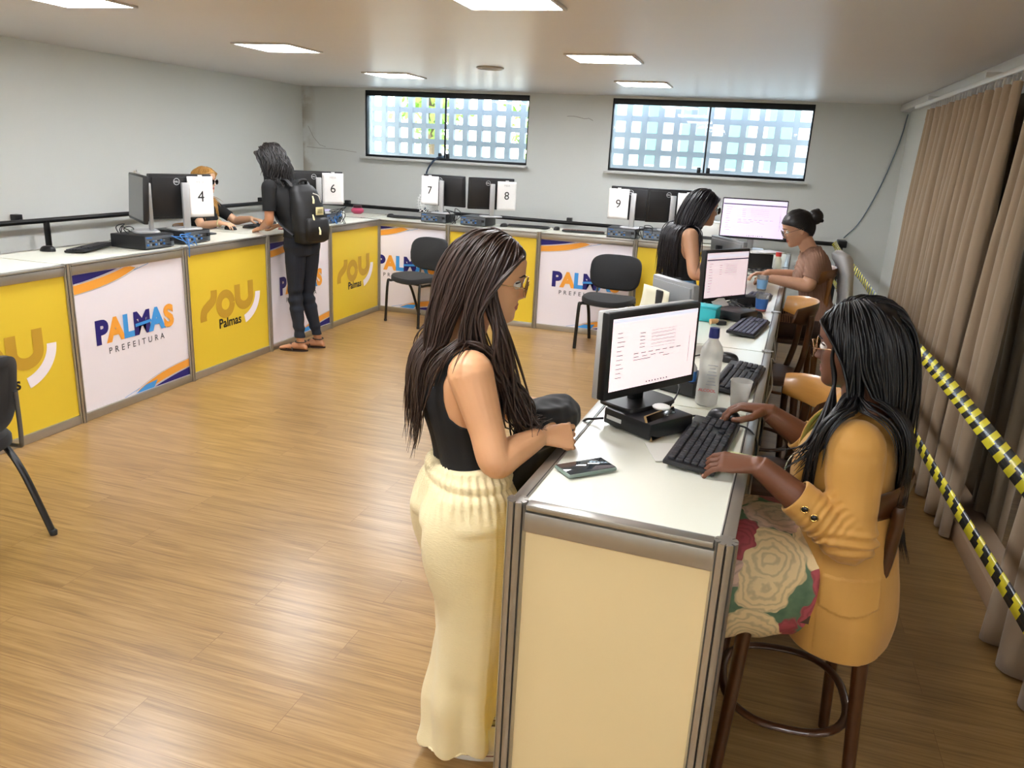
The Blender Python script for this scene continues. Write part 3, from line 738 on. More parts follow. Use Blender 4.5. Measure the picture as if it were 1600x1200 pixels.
# ------------------------------------------------------------------ things on the counters
def on_thing(loc, rz, p):
    return V3(loc)+rotz(rz)@V3(p)
def hang_sign(loc, rz, num, label, lx, ztop, ly=0.035, curl=0.0, tilt=0.0, extra=0.0):
    p = on_thing(loc, rz, (lx, ly, ztop)); return paper_sign(num, label, p, rz+PI+extra, curl, tilt)
PCH = 0.098
def station(pc, pc_rz, mon, mon_rz, pc_label, mon_label, sign=None):
    small_pc(pc_label, (pc[0], pc[1], 1.0), pc_rz)
    l = (mon[0], mon[1], 1.0+PCH)
    office_monitor(mon_label, l, mon_rz, 0.49, 0.325, 0.075, base=0.17)
    if sign: hang_sign(l, mon_rz, *sign)
Rd = math.radians
station((-4.0, 4.60), PI/2, (-4.19, 4.64), Rd(-37), 'black desktop computer nearest the camera on the left counter', 'dark monitor seen almost edge-on at the left, beside the number four sign',
        ('3', 'white paper sign seen edge-on behind the leftmost monitor', -0.15, 0.41))
station((-4.0, 5.0), PI/2, (-4.13, 5.0), Rd(-112), 'black desktop computer under the number four monitor', 'black monitor seen from the back carrying the number four sign',
        ('4', 'white paper sign reading MESA 4 on a black monitor', -0.135, 0.385, 0.05))
station((-4.02, 7.06), PI/2, (-4.17, 7.02), Rd(-140), 'black desktop computer with tangled blue cables behind the backpack', 'black monitor behind the backpack carrying the number six sign',
        ('6', 'white paper sign reading MESA 6 on a black monitor', -0.14, 0.385, 0.05))
station((-3.31, 7.92), 0.02, (-3.24, 8.05), Rd(175), 'black desktop computer under the number seven monitor', 'black monitor below the left window carrying the number seven sign',
        ('7', 'white paper sign reading MESA 7 on a black monitor', 0.15, 0.38, 0.055))
station((-2.86, 7.92), -0.05, (-2.72, 8.06), Rd(212), 'black desktop computer under the number eight monitor', 'black monitor right of the number seven one, carrying the number eight sign',
        ('8', 'white paper sign reading MESA 8 on a black monitor', -0.16, 0.37, 0.05))
station((-1.28, 7.91), 0.02, (-1.19, 8.04), Rd(177), 'black desktop computer under the number nine monitor', 'black monitor below the right window carrying the number nine sign',
        ('9', 'white paper sign reading MESA 9 on a black monitor', 0.155, 0.375, 0.05, 0.0))
station((-0.92, 7.91), 0.0, (-0.83, 8.04), Rd(200), 'black desktop computer under the number ten monitor', 'black monitor beside the woman in the black top, carrying the number ten sign',
        ('10', 'white paper sign reading MESA 10 on a black monitor', -0.15, 0.37, 0.05, 0.012))
# cables of those stations
rc = np.random.default_rng(5)
def tangle(c, n, r, label, m=None, up=0.05):
    for i in range(n):
        p = [V3(c)+rc.uniform(-1, 1, 3)*V3((r, r, 0.03))+V3((0, 0, up*math.sin(PI*k/4)+0.03)) for k in range(5)]
        p[0][2] = 1.006; p[-1][2] = 1.006
        o = cable(label, p, 0.0035, m); o['group'] = label
for c, lb in (((-3.96, 4.80), 'loose blue cable hanging behind the computers below the number four sign'), ((-3.97, 7.05), 'loose blue cable in the tangle beside the backpack')):
    tangle((c[0], c[1], 1.0), 2, 0.08, lb, BLUEC, 0.07)
for c, lb in (((-4.25, 4.55), 'black cable looping behind the leftmost monitor'), ((-3.96, 7.10), 'black cable in the tangle below the number six sign'), ((-3.08, 7.95), 'dark cable between the number seven and eight computers'), ((-1.05, 7.97), 'dark cable between the number nine and ten computers')):
    tangle((c[0], c[1], 1.0), 3, 0.09, lb, None, 0.11)
cable('thin blue cable running over the edge of the left counter', [(-3.98, 4.85, 1.07), (-3.92, 4.80, 1.05), (-3.885, 4.76, 1.0), (-3.88, 4.75, 0.93)], 0.003, BLUEC)
cable('thin black wire loop hanging on the front of the leftmost yellow counter', [(-3.90, 2.92, 0.965), (-3.895, 3.06, 0.955), (-3.89, 3.09, 0.90), (-3.89, 3.03, 0.84), (-3.89, 2.93, 0.86), (-3.89, 2.87, 0.93)], 0.0025)
mouse('black mouse on the left counter beside the barre post', (-4.43, 4.06, 1.0), Rd(100)); 
keyboard('black keyboard on the left counter in front of the leftmost monitor', (-4.30, 4.29, 1.0), Rd(-72))
mouse('black mouse under the hand of the blond woman', (-4.385, 5.92, 1.0), Rd(-70))
tag(MB().loft([[V3((x*s, y*s, z)) for x, y in rrect(0.10, 0.085, 2.4)] for s, z in ((1, 0), (1, 0.003), (0.985, 0.004))]).build('mouse_pad', mat('mouse_pad_grey', '#303237', 0.8), loc=(-4.36, 5.53, 1.0)), 'dark round mouse pad on the left counter beside the number four sign', 'mouse pad')
keyboard('black keyboard in front of the blond woman', (-4.36, 6.32, 1.0), Rd(-80))
# red folder under the arm of the standing person
t = thing('folder', 'red and white folder on the counter beside the person with the backpack', 'folder', (-4.03, 6.33, 1.0), Rd(20))
MB().box((0, 0, 0.004), (0.22, 0.16, 0.008), bev=0.002).build('cover', mat('folder_red', '#b3333d', 0.5), t)
MB().box((0.0, 0.0, 0.011), (0.19, 0.13, 0.005), bev=0.001).build('sheets', PAPER, t)
# water bottle and orange box at the far left
t = thing('water_bottle', 'clear blue water bottle at the left edge on the counter', 'bottle', (-4.49, 3.72, 1.0))
MB().lathe([(0.03, 0), (0.034, 0.01), (0.034, 0.10), (0.030, 0.12), (0.033, 0.14), (0.014, 0.18), (0.013, 0.195)], n=24).build('body', mat_glass('bottle_blue', (0.55, 0.78, 0.95), clear=0.6), t)
MB().lathe([(0.0145, 0.193), (0.0145, 0.21), (0.004, 0.212)], n=20).build('cap', mat('cap_blue', '#2a62c8', 0.4), t)
tag(MB().box((0, 0, 0.03), (0.10, 0.16, 0.06), bev=0.005).build('box', mat('orange_card', '#ff6a1f', 0.5), loc=(-4.30, 3.47, 1.0), rz=0.2), 'small orange box at the left edge on the counter', 'box')
# corner of the counters: pink bowl, white cup, lilac card
t = thing('jar', 'pink jar with a dark lid at the corner of the counters', 'jar', (-4.40, 8.27, 1.0))
MB().lathe([(0.045, 0), (0.07, 0.02), (0.075, 0.04), (0.055, 0.065)], n=24).build('body', mat('pink_plastic', '#c14a6d', 0.35), t)
MB().lathe([(0.045, 0.062), (0.05, 0.07), (0.048, 0.095), (0.01, 0.1)], n=24).build('lid', mat('plum_lid', '#3a1a22', 0.4), t)
t = thing('cup', 'small white cup beside the number six sign', 'cup', (-4.24, 7.62, 1.0)); MB().lathe([(0.018, 0), (0.026, 0.075), (0.024, 0.075), (0.017, 0.004)], n=20).build('wall', WHITE, t)
tag(MB().box((0, 0, 0.05), (0.10, 0.02, 0.10), bev=0.003).build('card_box', mat('lilac_card', '#bfb9d8', 0.6), loc=(-4.32, 7.42, 1.0), rz=0.7), 'small lilac box behind the number six sign', 'box')
mouse('black mouse left of the number seven computer', (-3.95, 8.20, 1.0), Rd(170)); keyboard('black keyboard left of the number seven computer', (-3.70, 8.17, 1.0), Rd(184))
mouse('black mouse right of the number eight computer', (-2.58, 8.12, 1.0), Rd(160)); keyboard('black keyboard right of the number eight sign', (-2.33, 8.22, 1.0), Rd(186))
mouse('black mouse between the two back counter keyboards', (-2.02, 8.22, 1.0), Rd(170)); keyboard('worn brownish keyboard left of the number nine computer', (-1.71, 8.13, 1.0), Rd(188), keymat=mat('key_brown', '#6e4636', 0.5))
# white plastic-coated wire basket behind monitor seven
t = thing('desk_fan', 'round white desk fan behind the number seven sign', 'fan', (-3.50, 8.28, 1.0))
m = MB(); WIRE = mat('white_wire', '#efefec', 0.4)
for k in range(14):
    a = PI*k/14; m.tube([(0.15*math.cos(a)*math.cos(q), -0.02-0.05*abs(math.sin(q)) if False else 0.05*math.cos(q*2)*0-0.045*(1-abs(math.sin(q))**2), 0.17+0.15*math.sin(a)*math.cos(q)) for q in np.linspace(0, PI, 13)], 0.0028, 6)
for rr in (0.05, 0.10, 0.15): m.tube([(rr*math.cos(q), -0.045*math.cos(math.asin(min(1, 1-rr/0.16)))*0-0.04*(rr/0.15 < 0.9), 0.17+rr*math.sin(q)) for q in np.linspace(0, 2*PI, 28, endpoint=False)], 0.0035, 6, closed=True)
m.build('grille', WIRE, t)
MB().lathe([(0.05, 0), (0.09, 0.004), (0.085, 0.02), (0.02, 0.03), (0.016, 0.1)], n=24).build('stand', WIRE, t)
m = MB()
for k in range(4):
    a = k*PI/2+0.3; m.add([(0.02*math.cos(a), 0, 0.17+0.02*math.sin(a)), (0.12*math.cos(a-0.4), 0.015, 0.17+0.12*math.sin(a-0.4)), (0.125*math.cos(a+0.3), -0.015, 0.17+0.125*math.sin(a+0.3))], [(0, 1, 2)])
o = m.build('blades', WIRE, t, smooth=False); o.modifiers.new('thick', 'SOLIDIFY').thickness = 0.003
MB().ell((0, 0.05, 0.17), (0.05, 0.06, 0.05)).build('motor', WIRE, t)

# ------------------------------------------------------------------ things on the front desks
def mat_screen(name, c, e):
    m = mat(name, c, 0.25, emit=e); return m
SCR = mat_screen('lit_screen', '#f6e4e6', 0.74); SCR2 = mat_screen('lit_screen_rose', '#f2dde2', 0.66); SCR3 = mat_screen('lit_screen_lilac', '#e9dcf4', 0.60)
INK = mat('screen_ink', '#8b7f8c', 0.4, emit=0.25); INKD = mat('screen_ink_dark', '#3d3a5c', 0.4, emit=0.25); BAR_ = mat('screen_bar', '#d9e0f2', 0.4, emit=0.7)
def page(par, w, h, zc, tilt, seed, dark_bar=False, table=True):
    """lines of a web form on a lit screen"""
    rng = np.random.default_rng(seed); A = rot_x(math.radians(tilt)); y = -0.0178
    m = MB()
    def ln(u, v, L, th=0.0022, mi=0): m.add([(w*(u-0.5), y, h*(0.5-v)-th/2), (w*(u-0.5)+w*L, y, h*(0.5-v)-th/2), (w*(u-0.5)+w*L, y, h*(0.5-v)+th/2), (w*(u-0.5), y, h*(0.5-v)+th/2)], [(0, 1, 2, 3)], mi)
    ln(0.0, 0.03, 1.0, h*0.05, 2)
    if dark_bar: ln(0.0, 0.115, 1.0, h*0.028, 1)
    for k in range(11): ln(0.055, 0.2+k*0.062, rng.uniform(0.05, 0.10))
    for k in range(5):
        ln(0.36-0.05, 0.24+k*0.05, 0.06)
        for dv in (-0.018, 0.018): ln(0.44, 0.24+k*0.05+dv, 0.30, 0.0009)
    if table:
        for k in range(7): ln(0.25+k*0.085, 0.52, 0.055, 0.0026)
        for k in range(4): ln(0.25+k*0.10, 0.57, 0.06)
        ln(0.25, 0.61, 0.2); ln(0.6, 0.61, 0.08)
    for k in range(8): ln(0.42+k*0.035, 0.955, 0.014, h*0.022, 1 if k % 2 else 0)
    m.add([(w*0.42, y, -h*0.28), (w*0.424, y, -h*0.28), (w*0.424, y, h*0.18), (w*0.42, y, h*0.18)], [(0, 1, 2, 3)])
    m.xform(A, (0, 0, zc)); m.build('screen_page', [INK, INKD, BAR_], par, smooth=False)
# nearest station
small_pc('flat black mini computer under the nearest lit monitor', (-0.293, 2.215, 1.0), Rd(-35), 0.19, 0.19, 0.05, rear=False, sticker=True)
l = (-0.258, 2.345, 1.054); rz = Rd(57)
t = office_monitor('lit monitor nearest the camera on the white desk', l, rz, 0.42, 0.262, 0.048, -1, 'lit monitors on the desks', BLACK, BLACK, SCR, 0.017, False, base=0.15, stand_y=0.03)
page(t, 0.386, 0.216, 0.048+0.131+0.004, -1, 3)
MB().text('LG', 0.011, (0, -0.0172, 0.0525), (1, 0, 0), (0, 0, 1)).build('brand_lettering', SILVER, t, smooth=False)
# silver side shell of the nearest monitor
MB().box((0, 0.022, 0.048+0.131), (0.422, 0.022, 0.264), bev=0.006).build('back_shell', mat('shell_grey', '#b9b8b4', 0.4), t)
t = thing('paper_note', 'crumpled white note lying on the base of the nearest monitor', 'note', (-0.20, 2.275, 1.068))
MB().ell((0, 0, 0.008), (0.028, 0.022, 0.01)).build('paper', PAPER, t)
# propped phone
t = thing('smartphone', 'dark phone with gold edge propped against the mini computer', 'phone', (-0.172, 2.232, 1.001), Rd(64))
A = rot_x(Rd(-24))
MB().box((0, 0.004, 0.040), (0.155, 0.008, 0.078), bev=0.0035).xform(A).build('body', mat('phone_gold', '#c9a877', 0.3, 0.6), t)
MB().box((0, -0.0004, 0.040), (0.149, 0.002, 0.073), bev=0.0008).xform(A).build('glass', mat('phone_glass', '#060607', 0.12), t)
# phone lying on the desk
t = thing('smartphone', 'phone in a green case lying face up on the nearest desk', 'phone', (-0.342, 1.880, 1.002), Rd(45))
MB().box((0, 0, 0.005), (0.148, 0.077, 0.011), bev=0.005, seg=3).build('case', mat('phone_case_green', '#74847b', 0.4), t)
MB().box((0, 0, 0.0105), (0.141, 0.070, 0.0015), bev=0.0005).build('glass', mat('phone_glass_lit', '#31363a', 0.05), t)
keyboard('black keyboard under the hands of the woman in the mustard blazer', (-0.062, 2.19, 1.0), Rd(83), 0.43, 0.14)
mouse('black mouse under the far hand of the woman in the mustard blazer', (-0.02, 2.475, 1.0), Rd(75))
# id card / note under her hand and white sheet beneath the keyboard
t = thing('identity_card', 'yellow green identity paper at the desk edge beside the nearest keyboard', 'card', (0.038, 2.125, 1.0015), Rd(-8))
MB().box((0, 0, 0.001), (0.075, 0.105, 0.0015)).build('sheet', mat('id_green', '#d8e0a0', 0.6), t, smooth=False)
m = MB()
for k in range(6): m.box((-0.004, -0.038+k*0.014, 0.0019), (0.05-0.01*(k % 2), 0.002, 0.0003))
m.box((0.022, 0.035, 0.0019), (0.018, 0.012, 0.0003)); m.build('print', mat('id_ink', '#6d7a4c', 0.6), t, smooth=False)
tag(MB().box((0, 0, 0.0008), (0.10, 0.14, 0.0014)).build('paper_sheet', mat('faded_paper', '#e4e3da', 0.6), loc=(-0.155, 2.10, 1.001), rz=0.35, smooth=False), 'pale sheet of paper sticking out beside the nearest keyboard', 'paper')
# spray alcohol bottle
t = thing('alcohol_bottle', 'clear alcohol bottle with a navy blue cap', 'bottle', (-0.085, 2.615, 1.0))
BOT = mat_glass('bottle_plastic', (0.93, 0.93, 0.90), clear=0.55)
MB().lathe([(0.030, 0), (0.036, 0.006), (0.037, 0.05), (0.034, 0.10), (0.037, 0.165), (0.037, 0.185), (0.031, 0.205), (0.017, 0.225), (0.0145, 0.235)], n=32).build('body', BOT, t)
MB().lathe([(0.017, 0.232), (0.0175, 0.238), (0.016, 0.265), (0.004, 0.267)], n=24).build('cap', mat('cap_navy', '#23307e', 0.35), t)
m = MB(); m.text('ALCOOL', 0.014, (0.0, -0.0385, 0.055), (1, 0, 0), (0, 0, 1), 0, bold=0.0004)
for k in range(7): m.box((0.01, -0.0375, 0.08+k*0.011), (0.032-0.006*(k % 3), 0.001, 0.002), 1)
m.build('label_print', [mat('label_red', '#c86a6a', 0.5), mat('label_grey', '#8b8f9c', 0.5)], t, smooth=False)
t = thing('label_bottle', 'small bottle with a blue label beside the alcohol bottle', 'bottle', (-0.155, 2.70, 1.0))
MB().lathe([(0.022, 0), (0.025, 0.004), (0.025, 0.10), (0.012, 0.12), (0.011, 0.13)], n=24).build('body', BOT, t)
MB().lathe([(0.0255, 0.02), (0.0257, 0.09)], n=24, cap=False).build('label_band', mat('label_blue', '#3f7fd0', 0.4), t)
t = thing('plastic_cup', 'translucent plastic cup beside the alcohol bottle', 'cup', (0.022, 2.645, 1.0))
CUP = mat_glass('cup_plastic', (0.96, 0.95, 0.93), clear=0.5)
MB().lathe([(0.025, 0.0), (0.027, 0.002), (0.036, 0.088), (0.038, 0.09), (0.035, 0.089), (0.026, 0.005), (0.002, 0.004)], n=32).build('wall', CUP, t)
MB().lathe([(0.0255, 0.0055), (0.0262, 0.013), (0.002, 0.0135)], n=24).build('drink', mat('coffee_rest', '#c9a07a', 0.3), t)
# second station
keyboard('black keyboard behind the alcohol bottle', (0.012, 2.975, 1.0), Rd(82), 0.43, 0.14)
mouse('black mouse at the far end of the second keyboard', (-0.045, 3.27, 1.0), Rd(60))
small_pc('black mini computer with a white sticker behind the nearest monitor', (-0.215, 2.695, 1.0), Rd(-25), 0.18, 0.18, 0.05, rear=False, sticker=True)
l = (-0.295, 3.42, 1.0)
GREYB = mat('monitor_back_grey', '#8f9294', 0.4, 0.2)
office_monitor('grey backed monitor turned away, just behind the nearest lit one', l, Rd(130), 0.31, 0.25, 0.045, -3, 'turned away monitors on the desks', GREYB, BLACK, None, 0.012, False, base=0.16)
p = on_thing(l, Rd(128), (0.02, 0.085, 0.255)); t = thing('paper_sheet', 'beige paper taped to the back of the grey monitor', 'paper', p, Rd(308))
o = MB().grid(lambda u, v: V3(((u-0.5)*0.21, 0.01*math.sin(3*u)-0.05*v*v, -v*0.2)), 8, 8).build('sheet', mat('beige_paper', '#cfcbb4', 0.6), t, auto=180); o.modifiers.new('thick', 'SOLIDIFY').thickness = 0.0006
# third station
TEAL = mat('turquoise_plastic', '#2fb3bd', 0.4)
t = thing('box', 'turquoise plastic box on the desk behind the nearest monitor', 'box', (-0.185, 4.10, 1.0), Rd(-12))
MB().box((0, 0, 0.035), (0.12, 0.09, 0.07), bev=0.008).build('body', TEAL, t); MB().box((0, 0, 0.074), (0.126, 0.096, 0.012), bev=0.004).build('lid', TEAL, t)
keyboard('black keyboard in front of the turquoise box', (0.030, 3.98, 1.0), Rd(80), 0.42, 0.135, keymat=mat('key_grey', '#55566a', 0.45))
mouse('black mouse beside the third keyboard from the camera', (0.045, 4.33, 1.0), Rd(70))
l = (-0.13, 4.36, 1.0)
t = office_monitor('lit monitor in the middle of the desk row, beside the woman in the black top', l, Rd(54), 0.37, 0.275, 0.068, -2, 'lit monitors on the desks', BLACK, BLACK, SCR2, 0.014, False, base=0.16)
page(t, 0.34, 0.235, 0.065+0.135, -2, 9, True, False)
small_pc('black mini computer beside the turquoise box', (-0.09, 4.16, 1.0), Rd(-30), 0.17, 0.17, 0.045, rear=False)
p = on_thing(l, Rd(50), (-0.06, -0.022, 0.085)); t = thing('paper_note', 'white note hanging below the middle lit monitor', 'note', p, Rd(42))
o = MB().grid(lambda u, v: V3(((u-0.5)*0.10+0.04*v, -0.05*v, -v*0.075)), 5, 5).build('sheet', PAPER, t, auto=180); o.modifiers.new('thick', 'SOLIDIFY').thickness = 0.0006
tag(MB().box((0, 0, 0.03), (0.13, 0.10, 0.06), bev=0.012).build('pouch', mat('black_pouch', '#141417', 0.6), loc=(-0.01, 4.66, 1.0), rz=0.4), 'small black pouch behind the middle lit monitor', 'pouch')
t = thing('stamp', 'wooden handled stamp lying beside the turquoise box', 'stamp', (-0.105, 4.02, 1.0), Rd(30))
MB().box((0, 0, 0.010), (0.05, 0.025, 0.02), bev=0.004).build('base', DARK, t); MB().tube([(-0.02, 0, 0.02), (-0.06, 0.0, 0.016)], [0.012, 0.015], 12).build('handle', mat('stamp_wood', '#c39a6b', 0.4), t)
def water_cup(label, loc, band, foot=None):
    t = thing('water_cup', label, 'cup', loc, 0, 'water cups')
    MB().lathe([(0.026, 0), (0.028, 0.002), (0.036, 0.095), (0.0375, 0.097), (0.034, 0.096), (0.027, 0.005), (0.002, 0.004)], n=28).build('wall', mat_glass('cup_clear', (0.9, 0.95, 0.98), clear=0.75) if 'cup_clear' not in MATS else MATS['cup_clear'], t)
    MB().lathe([(0.0295, 0.014), (0.0355, 0.072)], n=28, cap=False).build('label_band', mat('label_'+band[1:], band, 0.4), t)
    if foot: MB().lathe([(0.0275, 0.0015), (0.0292, 0.013)], n=28, cap=False).build('foot_band', mat('foot_red', foot, 0.4), t)
water_cup('water cup with blue label and red foot beside the third keyboard', (0.085, 4.53, 1.0), '#3f78c8', '#d86b62')
water_cup('water cup with pale blue label at the forearm of the woman with the bun', (0.085, 5.30, 1.0), '#7fb0e0')
keyboard('grey black keyboard behind the blue labelled water cup', (0.055, 4.88, 1.0), Rd(80), 0.40, 0.13, keymat=mat('key_grey', '#55566a', 0.45))
l = (-0.155, 5.42, 1.0)
office_monitor('grey backed monitor turned towards the woman with the bun', l, Rd(122), 0.42, 0.26, 0.045, -3, 'turned away monitors on the desks', GREYB, BLACK, None, 0.012, False, base=0.16)
p = on_thing(l, Rd(122), (0.12, 0.05, 0.20)); t = thing('paper_note', 'small white note taped on the back of the grey monitor by the bun', 'note', p, Rd(302))
MB().box((0, 0, -0.05), (0.10, 0.001, 0.10)).build('sheet', PAPER, t, smooth=False)
# far station: large lit monitor on a black computer, papers, red capped bottle, printer
small_pc('black computer with papers on it under the large lit monitor', (-0.02, 6.42, 1.0), Rd(5), 0.36, 0.32, 0.11, rear=False)
l = (-0.03, 6.62, 1.117)
t = office_monitor('large lit monitor at the far end of the desks against the wall', l, Rd(4), 0.50, 0.315, 0.085, -2, 'lit monitors on the desks', BLACK, SILVER, SCR3, 0.008, False, base=0.15, stand_y=0.03)
page(t, 0.48, 0.285, 0.085+0.1575, -2, 5, True, True)
for k in range(3): tag(MB().box((0, 0, 0.002), (0.21, 0.15, 0.004)).build('paper_sheet', PAPER, loc=(0.07+0.02*k, 6.50+0.0*k, 1.116+0.005*k), rz=0.3+0.25*k, smooth=False), ['lowest sheet of the paper pile under the large lit monitor', 'middle sheet of the paper pile under the large lit monitor', 'top sheet of the paper pile under the large lit monitor'][k], 'paper')
t = thing('small_bottle', 'small clear bottle with a red cap in front of the woman with the bun', 'bottle', (0.185, 6.10, 1.0))
MB().lathe([(0.026, 0), (0.029, 0.006), (0.028, 0.11), (0.018, 0.135), (0.017, 0.145)], n=24).build('body', mat_glass('bottle_pale', (0.9, 0.93, 0.75), clear=0.55), t)
MB().lathe([(0.021, 0.142), (0.021, 0.17), (0.005, 0.172)], n=20).build('cap', mat('cap_red', '#d8433f', 0.4), t)
t = thing('printer', 'white printer behind the woman in the black top', 'printer', (-0.36, 8.10, 1.0))
MB().box((0, 0.05, 0.10), (0.40, 0.28, 0.19), bev=0.015).build('body', mat('printer_white', '#d9dad4', 0.45), t)
MB().box((0, -0.096, 0.06), (0.28, 0.012, 0.03), bev=0.003).build('slot', DARK, t); MB().box((0, 0.03, 0.205), (0.36, 0.2, 0.02), bev=0.006).build('lid', mat('printer_white', '#d9dad4', 0.45), t)
for k in range(2): tag(MB().box((0, 0, 0.02), (0.05, 0.03, 0.04), bev=0.003).build('power_adapter', BLACK, loc=(-0.19+0.09*k, 7.93, 1.0)), ['left of two black power adapters in front of the printer', 'right of two black power adapters in front of the printer'][k], 'adapter')
# cables on the desks
cable('black cable from the nearest mini computer to the keyboard', [(-0.15, 2.36, 1.02), (-0.10, 2.44, 1.01), (-0.13, 2.30, 1.005), (-0.165, 2.27, 1.004), (-0.12, 2.385, 1.006)], 0.003)
cable('black keyboard cable dropping over the desk edge by the nearest mouse', [(-0.01, 2.42, 1.008), (0.055, 2.40, 1.006), (0.085, 2.33, 0.99), (0.088, 2.25, 0.93)], 0.003)
cable('black cable rising behind the nearest lit monitor', [(-0.19, 2.40, 1.03), (-0.17, 2.50, 1.08), (-0.22, 2.58, 1.10), (-0.27, 2.52, 1.10)], 0.003)
cable('thin black cable on the second desk from mouse to monitor', [(-0.06, 3.30, 1.01), (-0.12, 3.34, 1.005), (-0.22, 3.2, 1.005), (-0.27, 3.15, 1.005)], 0.003)
cable('black cable beside the mini computer leading to the desk edge', [(-0.37, 2.26, 1.02), (-0.40, 2.27, 1.01), (-0.425, 2.26, 1.006), (-0.44, 2.24, 0.98)], 0.004)
cable('black cable under the plastic cup dropping over the desk edge', [(0.0, 2.74, 1.008), (0.05, 2.66, 1.006), (0.10, 2.60, 0.985), (0.105, 2.56, 0.9)], 0.0035)
for k in range(5):
    q = [V3((-0.2+0.25*rc.random(), 4.3+0.5*rc.random(), 1.006+0.05*(0 < j < 4)*rc.random())) for j in range(5)]
    o = cable('black cable in the tangle around the middle lit monitor', q, 0.003); o['group'] = 'cable tangle around the middle lit monitor'
for k in range(4):
    q = [V3((-0.1+0.3*rc.random(), 5.9+0.5*rc.random(), 1.006+0.04*(0 < j < 4)*rc.random())) for j in range(5)]
    o = cable('black cable in the tangle in front of the large lit monitor', q, 0.003); o['group'] = 'cable tangle before the large monitor'
cable('black cable arching above the desk from the middle monitor to the woman in jeans', [(-0.22, 4.45, 1.10), (-0.27, 4.55, 1.22), (-0.20, 4.75, 1.25), (-0.12, 4.85, 1.15), (-0.10, 4.80, 1.02)], 0.004)
wc = mat('white_cable', '#cfcfca', 0.5)
cable('white cord hanging along the desk edge beside the empty stools', [(0.155, 3.95, 0.98), (0.17, 3.85, 0.9), (0.16, 3.6, 0.94), (0.135, 3.45, 0.985), (0.15, 3.35, 0.9), (0.13, 3.2, 0.86)], 0.004, wc)
# pale jacket over the back of the far stool
# ------------------------------------------------------------------ people
def unit(v): return nrm(v)
def fuse(mb, voxel, smooth=2, factor=0.5):
    """melt the overlapping closed shells of one builder into a single continuous surface"""
    me = mb.mesh('fusing', [], smooth=False); o = bpy.data.objects.new('fusing', me); COL.objects.link(o)
    r = o.modifiers.new('r', 'REMESH'); r.mode = 'VOXEL'; r.voxel_size = voxel; r.adaptivity = 0
    if smooth:
        s = o.modifiers.new('s', 'SMOOTH'); s.factor = factor; s.iterations = smooth
    dg = bpy.context.evaluated_depsgraph_get(); out = bpy.data.meshes.new_from_object(o.evaluated_get(dg))
    bpy.data.objects.remove(o); bpy.data.meshes.remove(me)
    return out
def arrays(me):
    n = len(me.vertices); V = np.zeros(n*3); me.vertices.foreach_get('co', V); V = V.reshape(-1, 3)
    Nn = np.zeros(n*3); me.vertices.foreach_get('normal', Nn); Nn = Nn.reshape(-1, 3)
    L = np.zeros(len(me.loops), int); me.loops.foreach_get('vertex_index', L); F = L.reshape(-1, 4)
    return V, Nn, F
def mesh_np(name, V, F, m, smooth=True):
    me = bpy.data.meshes.new(name); me.vertices.add(len(V)); me.vertices.foreach_set('co', np.asarray(V, float).ravel())
    k = len(F[0]); me.loops.add(len(F)*k); me.loops.foreach_set('vertex_index', np.asarray(F).ravel())
    me.polygons.add(len(F)); me.polygons.foreach_set('loop_start', np.arange(len(F))*k); me.polygons.foreach_set('loop_total', np.full(len(F), k))
    me.materials.append(m); me.update(calc_edges=True)
    if smooth: me.polygons.foreach_set('use_smooth', [True]*len(F))
    return me
NOHAND = []      # wrists: cloth never creeps onto the hands beyond them
def hands_bare(*arms):
    NOHAND.clear()
    for e, w_ in arms: NOHAND.append((V3(w_), unit(V3(w_)-V3(e))))
def garment(me, mask, off, name, m, par, thick=0.003, it=4, shift=None):
    """cloth that follows a body surface: the faces in mask, lifted by off, with an evened hem"""
    V, Nn, F = arrays(me); mk = mask(V)
    for w0, w1 in NOHAND: mk &= (np.linalg.norm(V-w0, axis=1) > 0.03)&~((((V-w0)@w1) > 0)&(np.linalg.norm(V-w0, axis=1) < 0.26))
    ff = F[mk[F].all(1)]
    if len(ff) == 0: return None
    used, inv = np.unique(ff, return_inverse=True); ff = inv.reshape(-1, 4)
    o_ = off(V[used]) if callable(off) else np.full(len(used), off)
    P = V[used]+Nn[used]*o_[:, None]
    if shift is not None: P = P+shift(V[used], Nn[used])
    # even out the hem
    e = np.concatenate([ff[:, [0, 1]], ff[:, [1, 2]], ff[:, [2, 3]], ff[:, [3, 0]]]); es = np.sort(e, 1)
    u, c = np.unique(es, axis=0, return_counts=True); b = u[c == 1]
    for _ in range(it):
        s = np.zeros_like(P); k = np.zeros(len(P))
        np.add.at(s, b[:, 0], P[b[:, 1]]); np.add.at(s, b[:, 1], P[b[:, 0]]); np.add.at(k, b[:, 0], 1); np.add.at(k, b[:, 1], 1)
        w_ = k > 0; P[w_] = 0.5*P[w_]+0.5*s[w_]/k[w_, None]
    o = bpy.data.objects.new(name, mesh_np(name, P, ff, m)); COL.objects.link(o); o.parent = par
    md = o.modifiers.new('thick', 'SOLIDIFY'); md.thickness = thick; md.offset = -1
    return o
def vnoise(P, s, seed=0):
    """cheap smooth noise from a few sine waves"""
    r = np.random.default_rng(seed); out = np.zeros(len(P))
    for k in range(6):
        d = r.normal(size=3); d /= np.linalg.norm(d); out += np.sin(P@d*s*(0.7+0.25*k)+r.uniform(0, 6.28)+1.2*np.sin(P@r.normal(size=3)*s*0.4))
    return out/6

